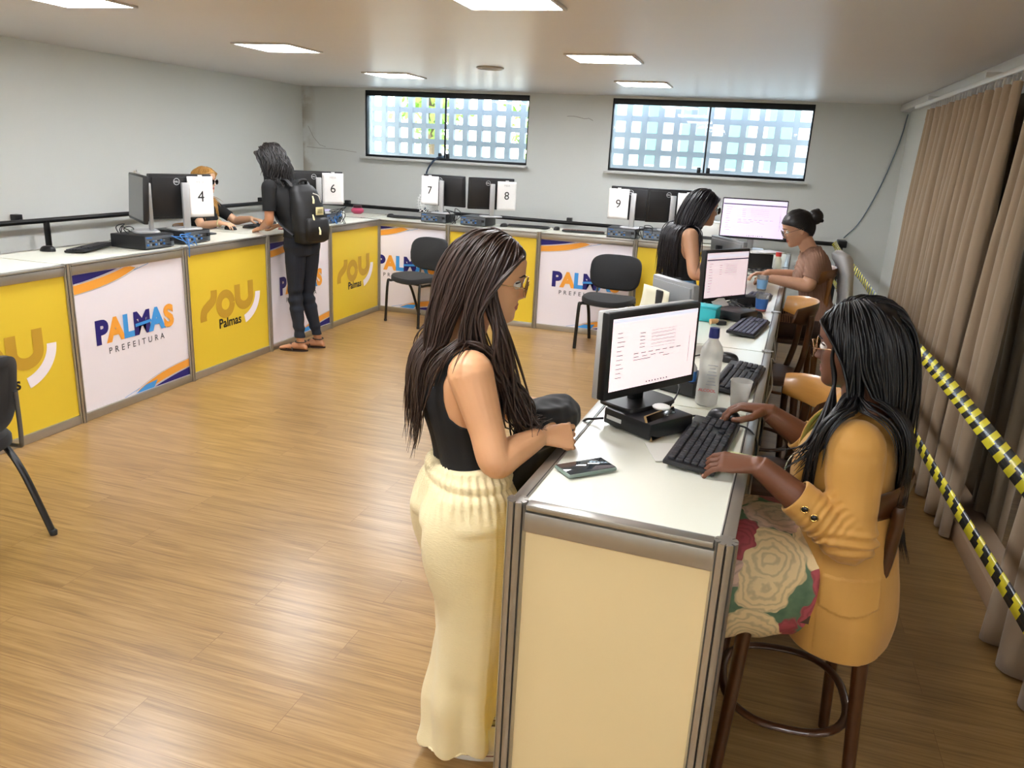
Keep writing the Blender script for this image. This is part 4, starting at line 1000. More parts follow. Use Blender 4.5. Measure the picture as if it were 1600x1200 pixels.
HZ = np.array([0.0, 0.01, 0.03, 0.05, 0.075, 0.11, 0.14, 0.17, 0.195, 0.213, 0.222, 0.226])
HF = np.array([0.078, 0.087, 0.091, 0.090, 0.089, 0.085, 0.093, 0.090, 0.075, 0.050, 0.026, 0.004])
HB = np.array([0.010, 0.025, 0.045, 0.066, 0.085, 0.096, 0.100, 0.098, 0.086, 0.062, 0.036, 0.004])
HW = np.array([0.022, 0.036, 0.048, 0.056, 0.063, 0.070, 0.074, 0.073, 0.063, 0.045, 0.026, 0.004])
def head_pt(az, z, grow=0.0):
    """az 0 = front, +pi/2 = the head's own left"""
    f, b, w_ = np.interp(z, HZ, HF), np.interp(z, HZ, HB), np.interp(z, HZ, HW)
    c, s = math.cos(az), math.sin(az); e = 0.88
    x = (f if c > 0 else b)*np.sign(c)*abs(c)**e; y = w_*np.sign(s)*abs(s)**e
    if c > 0:
        x -= 0.010*(math.exp(-((y-0.032)/0.014)**2)+math.exp(-((y+0.032)/0.014)**2))*math.exp(-((z-0.112)/0.011)**2)
        nz = np.clip((0.122-z)/0.044, 0, 1); nb = math.exp(-((z-0.082)/0.010)**2) if z < 0.082 else 1.0
        x += (0.004+0.020*nz)*math.exp(-(y/(0.0085+0.003*nz))**2)*(nb if z < 0.082 else (1 if z < 0.125 else math.exp(-((z-0.125)/0.015)**2)))
        x += 0.007*math.exp(-((z-0.0795)/0.006)**2)*(math.exp(-((abs(y)-0.012)/0.006)**2))
        x += 0.0065*math.exp(-(y/0.019)**2)*(math.exp(-((z-0.0565)/0.0042)**2)+0.95*math.exp(-((z-0.0455)/0.0045)**2))
        x += 0.004*math.exp(-(y/0.018)**2)*math.exp(-((z-0.016)/0.011)**2)
        x += 0.004*math.exp(-((abs(y)-0.042)/0.018)**2)*math.exp(-((z-0.083)/0.018)**2)
    r = math.hypot(x, y)
    if grow and r > 0: x += grow*x/r; y += grow*y/r
    return V3((x, y, z))
class Head:
    def __init__(s, O, F, pitch=0.0, roll=0.0, k=1.0):
        F = unit((F[0], F[1], 0)); L = V3((-F[1], F[0], 0)); U = V3((0, 0, 1))
        p = math.radians(pitch); F2 = F*math.cos(p)-U*math.sin(p); U2 = U*math.cos(p)+F*math.sin(p)
        r = math.radians(roll); L2 = L*math.cos(r)+U2*math.sin(r); U3 = U2*math.cos(r)-L*math.sin(r)
        s.A = np.array([F2, L2, U3]).T*k; s.O = V3(O); s.k = k; s.F, s.L, s.U = F2, L2, U3
    def w(s, p): return s.O+s.A@V3(p)
    def loc(s, P): return (np.asarray(P)-s.O)@s.A/(s.k*s.k)
def add_head(mb, hd):
    zs = np.concatenate([np.linspace(0, 0.06, 22), np.linspace(0.063, 0.13, 26), np.linspace(0.135, 0.2, 14), np.linspace(0.204, 0.2258, 9)])
    az = np.concatenate([np.linspace(-0.9, 0.9, 44), np.linspace(0.95, 2*PI-0.95, 40)])
    mb.loft([[hd.w(head_pt(a, z)) for a in az] for z in zs])
    for sy in (-1, 1):
        R = hd.A/hd.k
        mb.ell(hd.w((-0.008, sy*0.073, 0.096)), (0.016*hd.k, 0.007*hd.k, 0.030*hd.k), rot=R@np.array([[0.94, 0, -0.34], [0, 1, 0], [0.34, 0, 0.94]])@np.array([[1, sy*0.3, 0], [-sy*0.3, 1, 0], [0, 0, 1]]))
        mb.ell(hd.w((-0.004, sy*0.072, 0.074)), (0.009*hd.k, 0.005*hd.k, 0.009*hd.k))
    # neck root inside the skull
    mb.ell(hd.w((-0.012, 0, 0.02)), (0.05*hd.k, 0.047*hd.k, 0.05*hd.k))
def face_parts(hd, par, brow, iris='#3a2415', glasses=None, lens=None):
    for sy in (-1, 1):
        c = hd.w((0.0755, sy*0.031, 0.112)); e = MB().ell(c, (0.0122, 0.0122, 0.0122), n=18, k=12)
        o = e.build('eye', [mat('eye_white', '#e9e4de', 0.2)], par, auto=180)
        ir = MB(); f = unit(hd.F+hd.L*0.0); ir.poly([(0.0056*math.cos(q), 0.0056*math.sin(q)) for q in np.linspace(0, 2*PI, 18, endpoint=False)], c+f*0.0118, hd.L, hd.U, 0.0012); ir.build('iris', mat('iris_'+iris[1:], iris, 0.15), o, smooth=False)
        lid = MB()
        lid.tube([hd.w((0.0855-0.010*abs(t)**2-0.003, sy*0.031+t*0.0145, 0.1165+0.0035*(1-t*t))) for t in np.linspace(-1, 1, 9)], 0.0022, 6)
        lid.build('eyelid', mat('lash_dark', '#2a1a14', 0.6), par, auto=180)
        b = MB().tube([hd.w((0.0945-0.016*max(0, t)**2-0.002, sy*(0.013+0.035*t), 0.1335+0.006*math.sin(PI*min(1, t*1.2))*0.8)) for t in np.linspace(0, 1, 9)], [0.0022, 0.003, 0.0034, 0.0034, 0.003, 0.0028, 0.0024, 0.0018, 0.001], 6, flat=0.7)
        b.build('eyebrow', mat('brow_'+brow[1:], brow, 0.8), par, auto=180)
    if glasses:
        g = MB(); gm = mat('glasses_'+glasses[1:], glasses, 0.25, 0.7)
        for sy in (-1, 1):
            pts = [hd.w((0.106-0.010*abs(math.cos(q))*(1 if math.cos(q)*sy > 0 else 0.2), sy*0.033+0.0265*math.cos(q), 0.107+0.0225*math.sin(q))) for q in np.linspace(0, 2*PI, 26, endpoint=False)]
            g.tube(pts, 0.0013, 6, closed=True)
            g.tube([hd.w(p) for p in ((0.098, sy*0.060, 0.112), (0.085, sy*0.073, 0.112), (0.03, sy*0.080, 0.110), (-0.004, sy*0.081, 0.108), (-0.018, sy*0.079, 0.098))], 0.0013, 6)
        g.tube([hd.w(p) for p in ((0.106, -0.008, 0.112), (0.110, 0, 0.115), (0.106, 0.008, 0.112))], 0.0013, 6)
        go = g.build('glasses', gm, par, auto=180)
        for sy in (-1, 1):
            MB().poly([(0.0255*math.cos(q), 0.0215*math.sin(q)) for q in np.linspace(0, 2*PI, 24, endpoint=False)], hd.w((0.104, sy*0.033, 0.107)), hd.L, hd.U, 0.0008).build('lens', MATS.get('lens_glass') or mat_glass('lens_glass', (0.97, 0.97, 0.97)), go, smooth=False)

def add_torso(mb, P, hipF, shF, S=1.0, grow=0.0, s0=0.0, s1=3.0, bust=1.0, hip=1.0, belly=0.0, prof=None, widen=None):
    """P = crotch, waist, chest, neck base; rings along a smooth spine with turning frames"""
    Q = [2*V3(P[0])-V3(P[1])]+[V3(p) for p in P]+[2*V3(P[3])-V3(P[2])]
    T = np.array([[-0.25, .10, .07, .08], [0.0, .160, .100, .112], [0.35, .176, .108, .138], [0.7, .155, .100, .110], [1.0, .128, .092, .086], [1.35, .128, .097, .086], [1.7, .138, .122, .092],
                  [2.0, .146, .114, .098], [2.35, .158, .088, .094], [2.6, .152, .070, .080], [2.78, .115, .060, .068], [2.92, .072, .055, .058], [3.05, .054, .053, .053], [3.2, .05, .05, .05]])
    if prof is not None: T = prof
    rings = []
    for s in np.linspace(s0, s1, int((s1-s0)*14)+2):
        i = int(np.clip(math.floor(s), 0, 2)); t = s-i; a, b, c, d = Q[i:i+4]
        C_ = 0.5*((2*b)+(c-a)*t+(2*a-5*b+4*c-d)*t*t+(3*b-a-3*c+d)*t**3)
        tg = unit(0.5*((c-a)+2*(2*a-5*b+4*c-d)*t+3*(3*b-a-3*c+d)*t*t)) 
        m_ = np.clip(s/2.3, 0, 1); F = unit(V3(hipF)*(1-m_)+V3(shF)*m_); F = unit(F-tg*(F@tg)); R = np.cross(F, tg)
        hw, df, db = (np.interp(s, T[:, 0], T[:, k]) for k in (1, 2, 3))
        k_ = S if s < 2.5 else 1+(S-1)*max(0, (3.0-s)/0.5)
        if s < 0.9: hw = hw*(1+(hip-1)); db = db*(1+(hip-1)*1.3)
        if 1.4 < s < 2.25: df = df*(1+(bust-1)*math.sin(PI*(s-1.4)/0.85))
        if 0.4 < s < 1.7 and belly: df += belly*math.sin(PI*(s-0.4)/1.3)
        hw, df, db = hw*k_+grow, df*k_+grow, db*k_+grow
        if widen is not None: hw, df, db = widen(s, hw, df, db)
        ring = []
        for q in np.linspace(0, 2*PI, 48, endpoint=False):
            c_, s_ = math.cos(q), math.sin(q); e = 0.86
            x = hw*np.sign(c_)*abs(c_)**e; y = (df if s_ > 0 else db)*np.sign(s_)*abs(s_)**e
            if s_ > 0 and 1.4 < s < 2.25 and bust > 0: y += 0.012*math.sin(PI*(s-1.4)/0.85)*(math.exp(-((abs(x)-0.07)/0.035)**2)-0.6*math.exp(-(x/0.03)**2))
            if s_ < 0 and -0.1 < s < 0.75: y -= 0.012*math.sin(PI*(s+0.1)/0.85)*(math.exp(-((abs(x)-0.075)/0.04)**2)-0.8*math.exp(-(x/0.025)**2))
            if s_ < 0 and s > 0.9 and s < 2.4: y += 0.010*math.exp(-(x/0.03)**2)
            ring.append(C_+R*x+F*y)
        rings.append(ring)
    mb.loft(rings)
def limb(mb, pts, rad, n=20, dens=8, flat=1.0):
    p = spline(pts, dens); r = [float(x) for x in np.interp(np.linspace(0, len(pts)-1, len(p)), range(len(pts)), rad)]
    mb.tube(p, r, n, flat=flat)
    mb.ell(pts[0], (rad[0],)*3); mb.ell(pts[-1], (rad[-1]*0.80,)*3)
def add_arm(mb, sh, el, wr, g=1.0, grow=0.0, to=1.0):
    sh, el, wr = V3(sh), V3(el), V3(wr)
    ctrl = [sh, sh*0.72+el*0.28, sh*0.35+el*0.65, el, el*0.72+wr*0.28, el*0.3+wr*0.7, wr]; rad = [.056, .050, .043, .041, .041, .033, .026]
    rad = [r*g+grow for r in rad]
    limb(mb, ctrl, rad)
def add_leg(mb, hp, kn, an, g=1.0, grow=0.0):
    hp, kn, an = V3(hp), V3(kn), V3(an)
    ctrl = [hp, hp*0.7+kn*0.3, hp*0.3+kn*0.7, kn, kn*0.72+an*0.28, kn*0.35+an*0.65, an]; rad = [.086, .082, .064, .055, .055, .042, .035]
    limb(mb, ctrl, [r*g+grow for r in rad])
def add_foot(mb, an, d, L=0.235, grow=0.0, heel=0.0, floor=0.0):
    d = unit((d[0], d[1], 0)); s = V3((-d[1], d[0], 0)); an = V3(an); rings = []
    for t, hw, hz in ((-0.055, .022, .030), (-0.04, .030, .055), (0.0, .033, .075), (0.05, .036, .064), (0.10, .041, .045), (0.14, .044, .032), (0.165, .040, .024), (0.182, .028, .018)):
        t = t*L/0.235; c = V3((an[0], an[1], floor))+d*t; rings.append([c+s*(hw+grow)*math.cos(q)+V3((0, 0, hz/2+heel*max(0, (0.08-t)/0.13)+(hz/2+grow)*math.sin(q))) for q in np.linspace(0, 2*PI, 20, endpoint=False)])
    mb.loft(rings); mb.tube([an, V3((an[0], an[1], floor+0.04))], [.035, .034], 14)
def add_hand(mb, wr, d, back, left, curls=(30, 30, 20), k=1.0, thumb=0.5, spread=5, each=None):
    d = unit(d); n = unit(V3(back)-d*(V3(back)@d)); t = np.cross(d, n) if left else -np.cross(d, n); wr = V3(wr)
    rings = []
    for s, hw, ht in ((-0.012, .025, .019), (0.012, .028, .018), (0.04, .035, .0155), (0.066, .0405, .0135), (0.086, .041, .0115), (0.094, .034, .008)):
        rings.append([wr+k*(d*s+t*hw*math.cos(q)+n*(ht*math.sin(q)-0.002)) for q in np.linspace(0, 2*PI, 20, endpoint=False)])
    mb.loft(rings)
    tips = []
    for i, (off, L, r) in enumerate(((0.0305, .070, .0083), (0.0103, .077, .0085), (-0.0103, .072, .0082), (-0.0295, .057, .0073))):
        a = math.radians(spread*(1.5-i)); dd = unit(d*math.cos(a)+t*math.sin(a)); p = wr+k*(d*0.082+t*off); pts = [p-dd*0.012*k, p]
        cu = each[i] if each else curls; ang = 0
        for j, f in enumerate((0.44, 0.31, 0.25)):
            ang += math.radians(cu[j]); p = p+k*L*f*(dd*math.cos(ang)-n*math.sin(ang)); pts.append(p)
        mb.tube(pts, [r*k*1.05, r*k*1.05, r*k, r*k*0.93, r*k*0.78], 12); mb.ell(pts[-1], (r*k*0.78,)*3)
        for q in pts[1:4]: mb.ell(q, (r*k*1.05,)*3)
        tips.append((pts[-1], unit(pts[-1]-pts[-2]), r*k))
    b = wr+k*(d*0.022+t*0.024-n*0.006); d1 = unit(d*0.62+t*(0.35+0.6*thumb)-n*0.35); p1 = b+k*0.043*d1; d2 = unit(d*0.9+t*0.35*thumb-n*0.3); p2 = p1+k*0.032*d2; p3 = p2+k*0.022*unit(d-n*0.15)
    mb.tube([b, p1, p2, p3], [.0135*k, .0108*k, .0098*k, .0075*k], 12); mb.ell(p3, (.0075*k,)*3); mb.ell(p1, (.011*k,)*3); mb.ell(p2, (.0100*k,)*3); mb.ell(b, (.0140*k,)*3)
    tips.append((p3, unit(p3-p2), .0075*k))
    return tips, n
def nails(tips, n, m, par):
    mb = MB()
    for p, d, r in tips:
        u = unit(n-d*(n@d)); s = np.cross(d, u); mb.ell(p+u*r*0.72-d*0.002, (r*0.75, r*0.62, r*0.3), n=10, k=6, rot=np.array([d, s, u]).T)
    mb.build('fingernails', m, par, auto=180)
def skin(name, c, c2=None):
    return mat(name, c, 0.48, noise=0.05, nscale=14, bump=0.04, bscale=350, sss=0.06)
def set_lips(me, hd, m, m2idx=None):
    me.materials.append(m); V, _, F = arrays(me); C_ = V[F].mean(1); L = hd.loc(C_)
    sel = (L[:, 0] > 0.07)&(((np.abs(L[:, 1])/0.023)**2+((L[:, 2]-0.051)/0.0095)**2) < 1)
    idx = np.zeros(len(F), int); idx[sel] = len(me.materials)-1; me.polygons.foreach_set('material_index', idx)

def hair_strands(hd, body, n, length, m, par, seed=0, side_part=0.0, back=0.35, wave=0.0, wfreq=30, rad=0.0042, lay=(0.004, 0.022), lenvar=0.12, tuck=None, front_keep=None, step=0.014, fall=1.0, hl=None, jitter=0.05, curl_end=0.0, cap=0.003, face=(0.02, 0.0, 0.012, 0.034, 0.052, 0.075)):
    """many tapering locks that start on the scalp, follow the skull and fall over the shoulders"""
    rng = np.random.default_rng(seed); mb = MB()
    def hairline(az):
        a = abs((az+PI) % (2*PI)-PI); return np.interp(a, [0, 0.6, 1.0, 1.35, 1.7, 2.2, PI], [0.182, 0.176, 0.158, 0.125, 0.092, 0.045, 0.032]) if hl is None else hl(a)
    # scalp cap
    na, nz = 56, 18; rings = []
    for j in range(nz+1):
        ring = []
        for i in range(na):
            az = 2*PI*i/na; z0 = hairline(az); z = z0+(0.2257-z0)*j/nz
            p = head_pt(az, z); p = p*V3((1, 1, 1)); r = math.hypot(p[0], p[1]); c0 = min(1, j/3.0)*cap+0.001
            q = p+V3((p[0]/max(r, 1e-6)*c0*min(1, r/0.03), p[1]/max(r, 1e-6)*c0*min(1, r/0.03), c0*(z/0.226)**3)); ring.append(hd.w(q))
        rings.append(ring)
    mb.loft(rings, cap=True)
    spheres, caps = body
    def push(p, off):
        q = hd.loc(p); 
        c = q-V3((-0.004, 0, 0.118)); R_ = V3((0.102, 0.080, 0.112))+off
        if q[2] > 0.118: d = c/R_
        else: 
            R2 = V3((np.interp(q[2], HZ, HF if c[0] > 0 else HB)+0.006, np.interp(q[2], HZ, HW)+0.008, 1e3))+off; d = c/R2; d[2] = 0
            R_ = R2
        l = np.linalg.norm(d)
        if l < 1 and q[2] > -0.02: q = V3((-0.004, 0, 0.118 if R_[2] < 1e2 else q[2]))+ (d/max(l, 1e-6))*np.where(R_ > 1e2, 0, R_); p = hd.w(q)
        q = hd.loc(p)
        if -0.03 < q[2] < 0.19:
            xm = np.interp(q[2], [-0.03, 0.03, 0.08, 0.13, 0.16, 0.19], face)
            if q[0] > xm:
                q[0] = xm; q[1] = math.copysign(max(abs(q[1]), np.interp(q[2], HZ, HW)+0.004+off), q[1]); p = hd.w(q)
        for a, b, r0, r1 in caps:
            ab = b-a; t = np.clip((p-a)@ab/(ab@ab), 0, 1); cc = a+ab*t; rr = r0+(r1-r0)*t+off; dd = p-cc; L_ = np.linalg.norm(dd)
            if L_ < rr: p = cc+dd/max(L_, 1e-6)*rr
        return p
    k = 0; tries = 0
    while k < n and tries < n*30:
        tries += 1
        az = rng.uniform(0, 2*PI); z = rng.uniform(0.03, 0.2255) if rng.random() < 0.65 else rng.uniform(0.19, 0.2255)
        if z < hairline(az)+0.002: continue
        h0 = head_pt(az, z)
        off = rng.uniform(*lay); p = push(hd.w(h0), 0.003)
        sgn = 1 if h0[1] > side_part+rng.normal()*0.004 else -1
        d = unit(hd.L*sgn*1.0-hd.F*back*1.3+hd.U*0.1)*np.clip((z-0.12)/0.1, 0.1, 1)-hd.F*back*0.5-V3((0, 0, 1))*(0.25+1.2*np.clip((0.21-z)/0.1, 0, 1)); d = unit(d)
        Ln = length*(1-lenvar*rng.random())*(1.0 if not callable(fall) else 1.0); pts = [p]; ph = rng.uniform(0, 6.28); s = 0.0; bias = rng.normal(size=3)*jitter; bias[2] = 0
        zoff = 0
        while s < Ln:
            g = V3((0, 0, -1.0)); q = hd.loc(p); b_ = back*np.clip((q[2]+0.02)/0.2, 0, 1)
            g = g-hd.F*b_*0.9+bias
            if tuck is not None: g = g+tuck(q, sgn)
            d = unit(d*0.62+g*0.38); pn = p+d*step; pn = push(pn, off*min(1, 0.25+s/0.08)); d = unit(pn-p) if np.linalg.norm(pn-p) > 1e-4 else d
            p = pn; s += step
            w_ = wave*min(1, s/0.12); wv = V3((math.sin(s*wfreq+ph), math.cos(s*wfreq*0.9+ph), 0.0))*w_
            pts.append(p+wv)
        m_ = len(pts); r = [rad*(0.55+0.45*min(1, i/4))*(1 if i < m_*0.7 else max(0.12, (m_-i)/(m_*0.3))) for i in range(m_)]
        mb.tube(pts, r, 5, flat=0.8); k += 1
    return mb.build('hair', m, par, auto=180)
def hairmat(name, c, rough=0.34, var=0.35):
    return mat(name, c, rough+0.08, noise=var, nscale=60, spec=0.45)
def base_colliders(P, shL, shR, arms=(), S=1.0):
    P = [V3(p) for p in P]; u = unit(V3(shL)-V3(shR)); out = []
    out.append((P[3]+V3((0, 0, 0.10)), P[3], 0.052, 0.055)); out.append((V3(shL)+V3((0, 0, -0.004)), P[3]-V3((0, 0, 0.03)), 0.048*S, 0.052)); out.append((V3(shR)+V3((0, 0, -0.004)), P[3]-V3((0, 0, 0.03)), 0.048*S, 0.052))
    for sx in (-1, -0.35, 0.35, 1):
        o = u*0.062*S*sx; out.append((P[2]+o+V3((0, 0, 0.05)), P[1]+o*0.75, 0.094*S, 0.086*S)); out.append((P[1]+o*0.75, P[0]+o+V3((0, 0, 0.06)), 0.086*S, 0.110*S))
    for a, b, r0, r1 in arms: out.append((V3(a), V3(b), r0, r1))
    return ([], out)
def rel(root): return -V3(root.location)
def finish(me_obj, root): me_obj.location = rel(root)
def settle(root):
    """children were modelled in room coordinates: move them into the person's own frame"""
    off = -V3(root.location)
    for o in COL.objects:
        if o.parent == root: o.location = off
def body_object(me, m, root):
    me.name = 'body'; me.materials.clear(); me.materials.append(m); me.polygons.foreach_set('use_smooth', [True]*len(me.polygons))
    o = bpy.data.objects.new('body', me); COL.objects.link(o); o.parent = root; return o
CLB = mat('black_rib_knit', '#101012', 0.85, noise=0.2, nscale=20, bump=0.25, bscale=250, stretch=(6, 6, 0.4))
def person(label, loc): return thing('person', label, 'person', (loc[0], loc[1], 0))
def RV(F): F = unit(F); return V3((F[1], -F[0], 0))
def seg_t(P, a, b):
    ab = V3(b)-V3(a); t = (P-V3(a))@ab/(ab@ab); tc = np.clip(t, 0, 1)
    return t, np.linalg.norm(P-(V3(a)+tc[:, None]*ab), axis=1)
def axis_at(P, pts):
    z = [p[2] for p in pts]; o = np.argsort(z)
    return np.stack([np.interp(P[:, 2], np.array(z)[o], np.array([p[k] for p in pts])[o]) for k in (0, 1)], 1)

# ============ standing woman in cream trousers at the near desk
A = person('woman in black tank top and cream wide trousers standing at the nearest desk', (-0.66, 1.93))
F = unit((0.80, 0.60, 0)); R_ = RV(F)
PA = [V3((-0.670, 1.925, 0.735)), V3((-0.690, 1.925, 0.965)), V3((-0.725, 1.915, 1.155)), V3((-0.722, 1.918, 1.300))]
hd = Head((-0.675, 1.942, 1.362), (0.95, 0.31), 11, 0)
shR, shL = V3((-0.642, 1.800, 1.245)), V3((-0.82, 2.040, 1.245)); elR, wrR = V3((-0.556, 1.772, 1.030)), V3((-0.482, 1.918, 1.058)); elL, wrL = V3((-0.715, 2.14, 1.045)), V3((-0.52, 2.14, 1.065))
hpR, hpL = PA[0]+R_*0.085+V3((0, 0, 0.07)), PA[0]-R_*0.085+V3((0, 0, 0.07))
anR, anL = V3((-0.650, 1.895, 0.075)), V3((-0.670, 2.05, 0.075)); knR, knL = (hpR+anR)/2+F*0.02, (hpL+anL)/2+F*0.02
mb = MB(); add_torso(mb, PA, F, F, 0.97, bust=1.05, hip=1.06); mb.tube([PA[3]-V3((0, 0, 0.03)), hd.w((-0.014, 0, 0.03))], [0.056, 0.051], 20); add_head(mb, hd)
for s, e, w_ in ((shR, elR, wrR), (shL, elL, wrL)): add_arm(mb, s, e, w_, 1.06)
for h, k, a in ((hpR, knR, anR), (hpL, knL, anL)): add_leg(mb, h, k, a)
tR, nR = add_hand(mb, wrR+V3((0.008, 0.008, 0)), (0.80, 0.58, -0.04), (0.12, -0.75, 0.60), False, None, 0.93, 0.2, 5, each=((34, 92, 50), (42, 92, 50), (48, 92, 50), (52, 90, 50)))
tL, nL = add_hand(mb, wrL, (0.85, -0.45, -0.2), (0.2, 0.3, 0.9), True, (40, 50, 40), 0.95)
bodyA = fuse(mb, 0.0030, 2); SKA = skin('skin_light_tan', '#d9a377'); body_object(bodyA, SKA, A); set_lips(bodyA, hd, mat('lips_rose', '#a8584c', 0.4))
face_parts(hd, A, '#3a2a20', glasses='#c9a06a'); nails(tR+tL, nR, mat('nail_natural', '#e0b59c', 0.25), A)
hands_bare((elR, wrR), (elL, wrL))
def tankA(P):
    c = axis_at(P, PA); d = P[:, :2]-c; lat = d@R_[:2]; dep = d@F[:2]; z = P[:, 2]
    t1, d1 = seg_t(P, shR, elR); t2, d2 = seg_t(P, shL, elL); arm = ((d1 < 0.062)&(t1 > 0.10)&(np.abs(lat) > 0.118))|((d2 < 0.062)&(t2 > 0.10)&(np.abs(lat) > 0.118))|(seg_t(P, elR, wrR)[1] < 0.058)|(seg_t(P, elL, wrL)[1] < 0.058)|(P[:, 2] > 1.05)&(np.abs(lat) > 0.165)
    h = np.clip((z-1.085)/0.19, 0, 1.3)
    back_in = 0.018+0.030*h; back = (dep < 0)&((z < 1.085)|((np.abs(lat) > np.where(z > 1.235, 0.02+0.5*(z-1.235), 0))&(np.abs(lat) < 0.135-0.085*np.minimum(h, 1)))&(z < 1.30))
    front = (dep >= 0)&((z < 1.17)|((np.abs(lat) > 0.045)&(np.abs(lat) < 0.085)&(z < 1.31)))
    strap = (np.abs(lat) > 0.088)&(np.abs(lat) < 0.118)&(z > 1.06)&(z < 1.31)&(dep > -0.12)
    return (z > 0.945)&(~arm)&(back|front|strap)&~((z > 1.25)&(np.hypot(lat, dep) < 0.078))
garment(bodyA, tankA, 0.0035, 'tank_top', CLB, A, 0.003, 8, shift=lambda P, N_: N_*(0.0025*vnoise(P, 26, 2)*(P[:, 2] < 1.12))[:, None])
# wide cream trousers
mb = MB(); add_torso(mb, PA, F, F, 0.97, 0.017, -0.25, 1.02, hip=1.03, widen=lambda s_, a, b, c: (a*np.clip(0.45+(s_+0.25)*1.0, 0.45, 1), b*np.clip(0.45+(s_+0.25)*1.0, 0.45, 1), c*np.clip(0.5+(s_+0.25)*0.9, 0.5, 1)))
for sgn, h, k, a, c2 in ((1, hpR, knR, anR, (-0.670, 1.90)), (-1, hpL, knL, anL, (-0.675, 2.05))):
    rings = []
    for z, rw, rf, rb in ((0.90, .085, .098, .125), (0.84, .092, .106, .150), (0.78, .098, .112, .160), (0.71, .100, .114, .155), (0.63, .100, .114, .132), (0.54, .099, .112, .110), (0.38, .103, .112, .104), (0.22, .106, .104, .112), (0.09, .108, .096, .120), (0.05, .108, .094, .122)):
        t = np.clip((0.80-z)/0.73, 0, 1); c = V3((0, 0, z))+np.append(h[:2]*(1-t)+V3((c2[0], c2[1], 0))[:2]*t, 0)
        rings.append([c+R_*rw*math.cos(q)+F*(rf if math.sin(q) > 0 else rb)*math.sin(q) for q in np.linspace(0, 2*PI, 40, endpoint=False)])
    P_ = []
    for j in range(40):
        col = spline([r[j] for r in rings], 5); P_.append(col)
    mb.loft([[P_[j][i] for j in range(40)] for i in range(len(P_[0]))])
tr = fuse(mb, 0.005, 16); NOHAND.clear()
CREAM = mat('cream_crinkle_cloth', '#ead9ab', 0.8, noise=0.03, nscale=6, bump=0.35, bscale=90, stretch=(1, 1, 4), sheen=0.15)
def crinkle(P, N_):
    z = P[:, 2]; c = axis_at(P, PA); ang = np.arctan2((P[:, 1]-c[:, 1]), (P[:, 0]-c[:, 0]))
    wv = 0.0030*np.sin(ang*46)*np.clip((z-0.83)/0.06, 0, 1)*(z < 0.965)+0.004*np.exp(-((z-0.937)/0.008)**2)-0.004*np.exp(-((z-0.918)/0.006)**2)
    folds = 0.010*np.sin(ang*7+6*vnoise(P, 4, 3))*np.clip((0.6-z)/0.4, 0, 1)+0.009*vnoise(P*V3((1, 1, 0.5)), 22, 4)*np.clip((0.86-z)/0.2, 0, 1)+0.006*np.sin(z*34+5*vnoise(P, 9, 12)+2*ang)*np.clip((0.40-z)/0.3, 0, 1)
    seam = 0.0025*np.exp(-(((P[:, :2]-c)@F[:2]-0.02)/0.004)**2)*(((P[:, :2]-c)@R_[:2]) > 0)
    return N_*(wv+folds+seam)[:, None]
garment(tr, lambda P: P[:, 2] > -1, 0.0, 'trousers', CREAM, A, 0.003, 0, shift=crinkle)
SOLE = mat('sole_white', '#f3efe8', 0.5)
for an, dd in ((anR, (0.93, 0.36)), (anL, (0.9, 0.43))):
    m = MB(); add_foot(m, an, dd, 0.245, 0.006, 0.0, 0.014); sh = fuse(m, 0.004, 3)
    o = bpy.data.objects.new('sneaker', mesh_np('sneaker', arrays(sh)[0], arrays(sh)[2], mat('sneaker_white', '#efeae2', 0.6))); COL.objects.link(o); o.parent = A
    d = unit((dd[0], dd[1], 0)); s = V3((-d[1], d[0], 0)); rr = []
    for z, g in ((0, 1.0), (0.004, 1.04), (0.024, 1.03), (0.027, 0.98)):
        rr.append([V3((an[0], an[1], z))+d*(0.062+0.130*g*math.cos(q))+s*0.047*g*math.sin(q)*(1+0.12*math.cos(q)) for q in np.linspace(0, 2*PI, 36, endpoint=False)])
    MB().loft(rr).build('sole', SOLE, o); ln = [V3((an[0], an[1], 0.0215))+d*(0.062+0.1358*math.cos(q))+s*0.0492*math.sin(q)*(1+0.12*math.cos(q)) for q in np.linspace(0, 2*PI, 40, endpoint=False)]
    MB().tube(ln, 0.0016, 5, closed=True).build('sole_line', mat('sole_line_red', '#7a2630', 0.5), o)
HA = hairmat('hair_dark_brown', '#33231b', 0.36)
colA = base_colliders(PA, shL, shR, [(shR, elR, 0.062, 0.05), (shL, elL, 0.062, 0.05)])
def tuckA(q, sgn):   # near side locks fall in front of the shoulder, the rest down the back
    if q[2] > 0.07: return V3((0, 0, 0))
    if sgn < 0 and q[0] > -0.045: return hd.F*(0.5 if q[0] > -0.012 else 0.0)-V3((0, 0, 0.3))
    return (-hd.F*0.5-hd.L*sgn*0.35)*np.clip((q[0]+0.11)/0.08, 0, 1)
hair_strands(hd, colA, 1500, 0.50, HA, A, 21, 0.005, 0.40, 0.004, 22, 0.0030, (0.003, 0.020), 0.30, tuck=tuckA, jitter=0.04)
rng_ = np.random.default_rng(4); fr = MB()
for k in range(70):   # locks drawn forward over the collar bone
    st = hd.w((0.0+0.03*rng_.random(), -0.083-0.008*rng_.random(), 0.10-0.03*rng_.random())); e0 = V3((-0.575, 1.875, 1.26))+rng_.normal(size=3)*V3((0.012, 0.015, 0.01)); e1 = V3((-0.53, 1.90, 1.12))+rng_.normal(size=3)*V3((0.018, 0.02, 0.03)); e2 = V3((-0.49, 1.92, 1.085))+rng_.normal(size=3)*V3((0.02, 0.02, 0.02))
    p = spline([hd.w((0.01, -0.080, 0.15)), st, st*0.5+e0*0.5+V3((0.01, -0.015, 0)), e0, e1, e2], 6); fr.tube(p, [0.0045*(1 if i < 18 else max(0.15, (len(p)-i)/13)) for i in range(len(p))], 5)
fr.build('hair_front_locks', HA, A, auto=180)
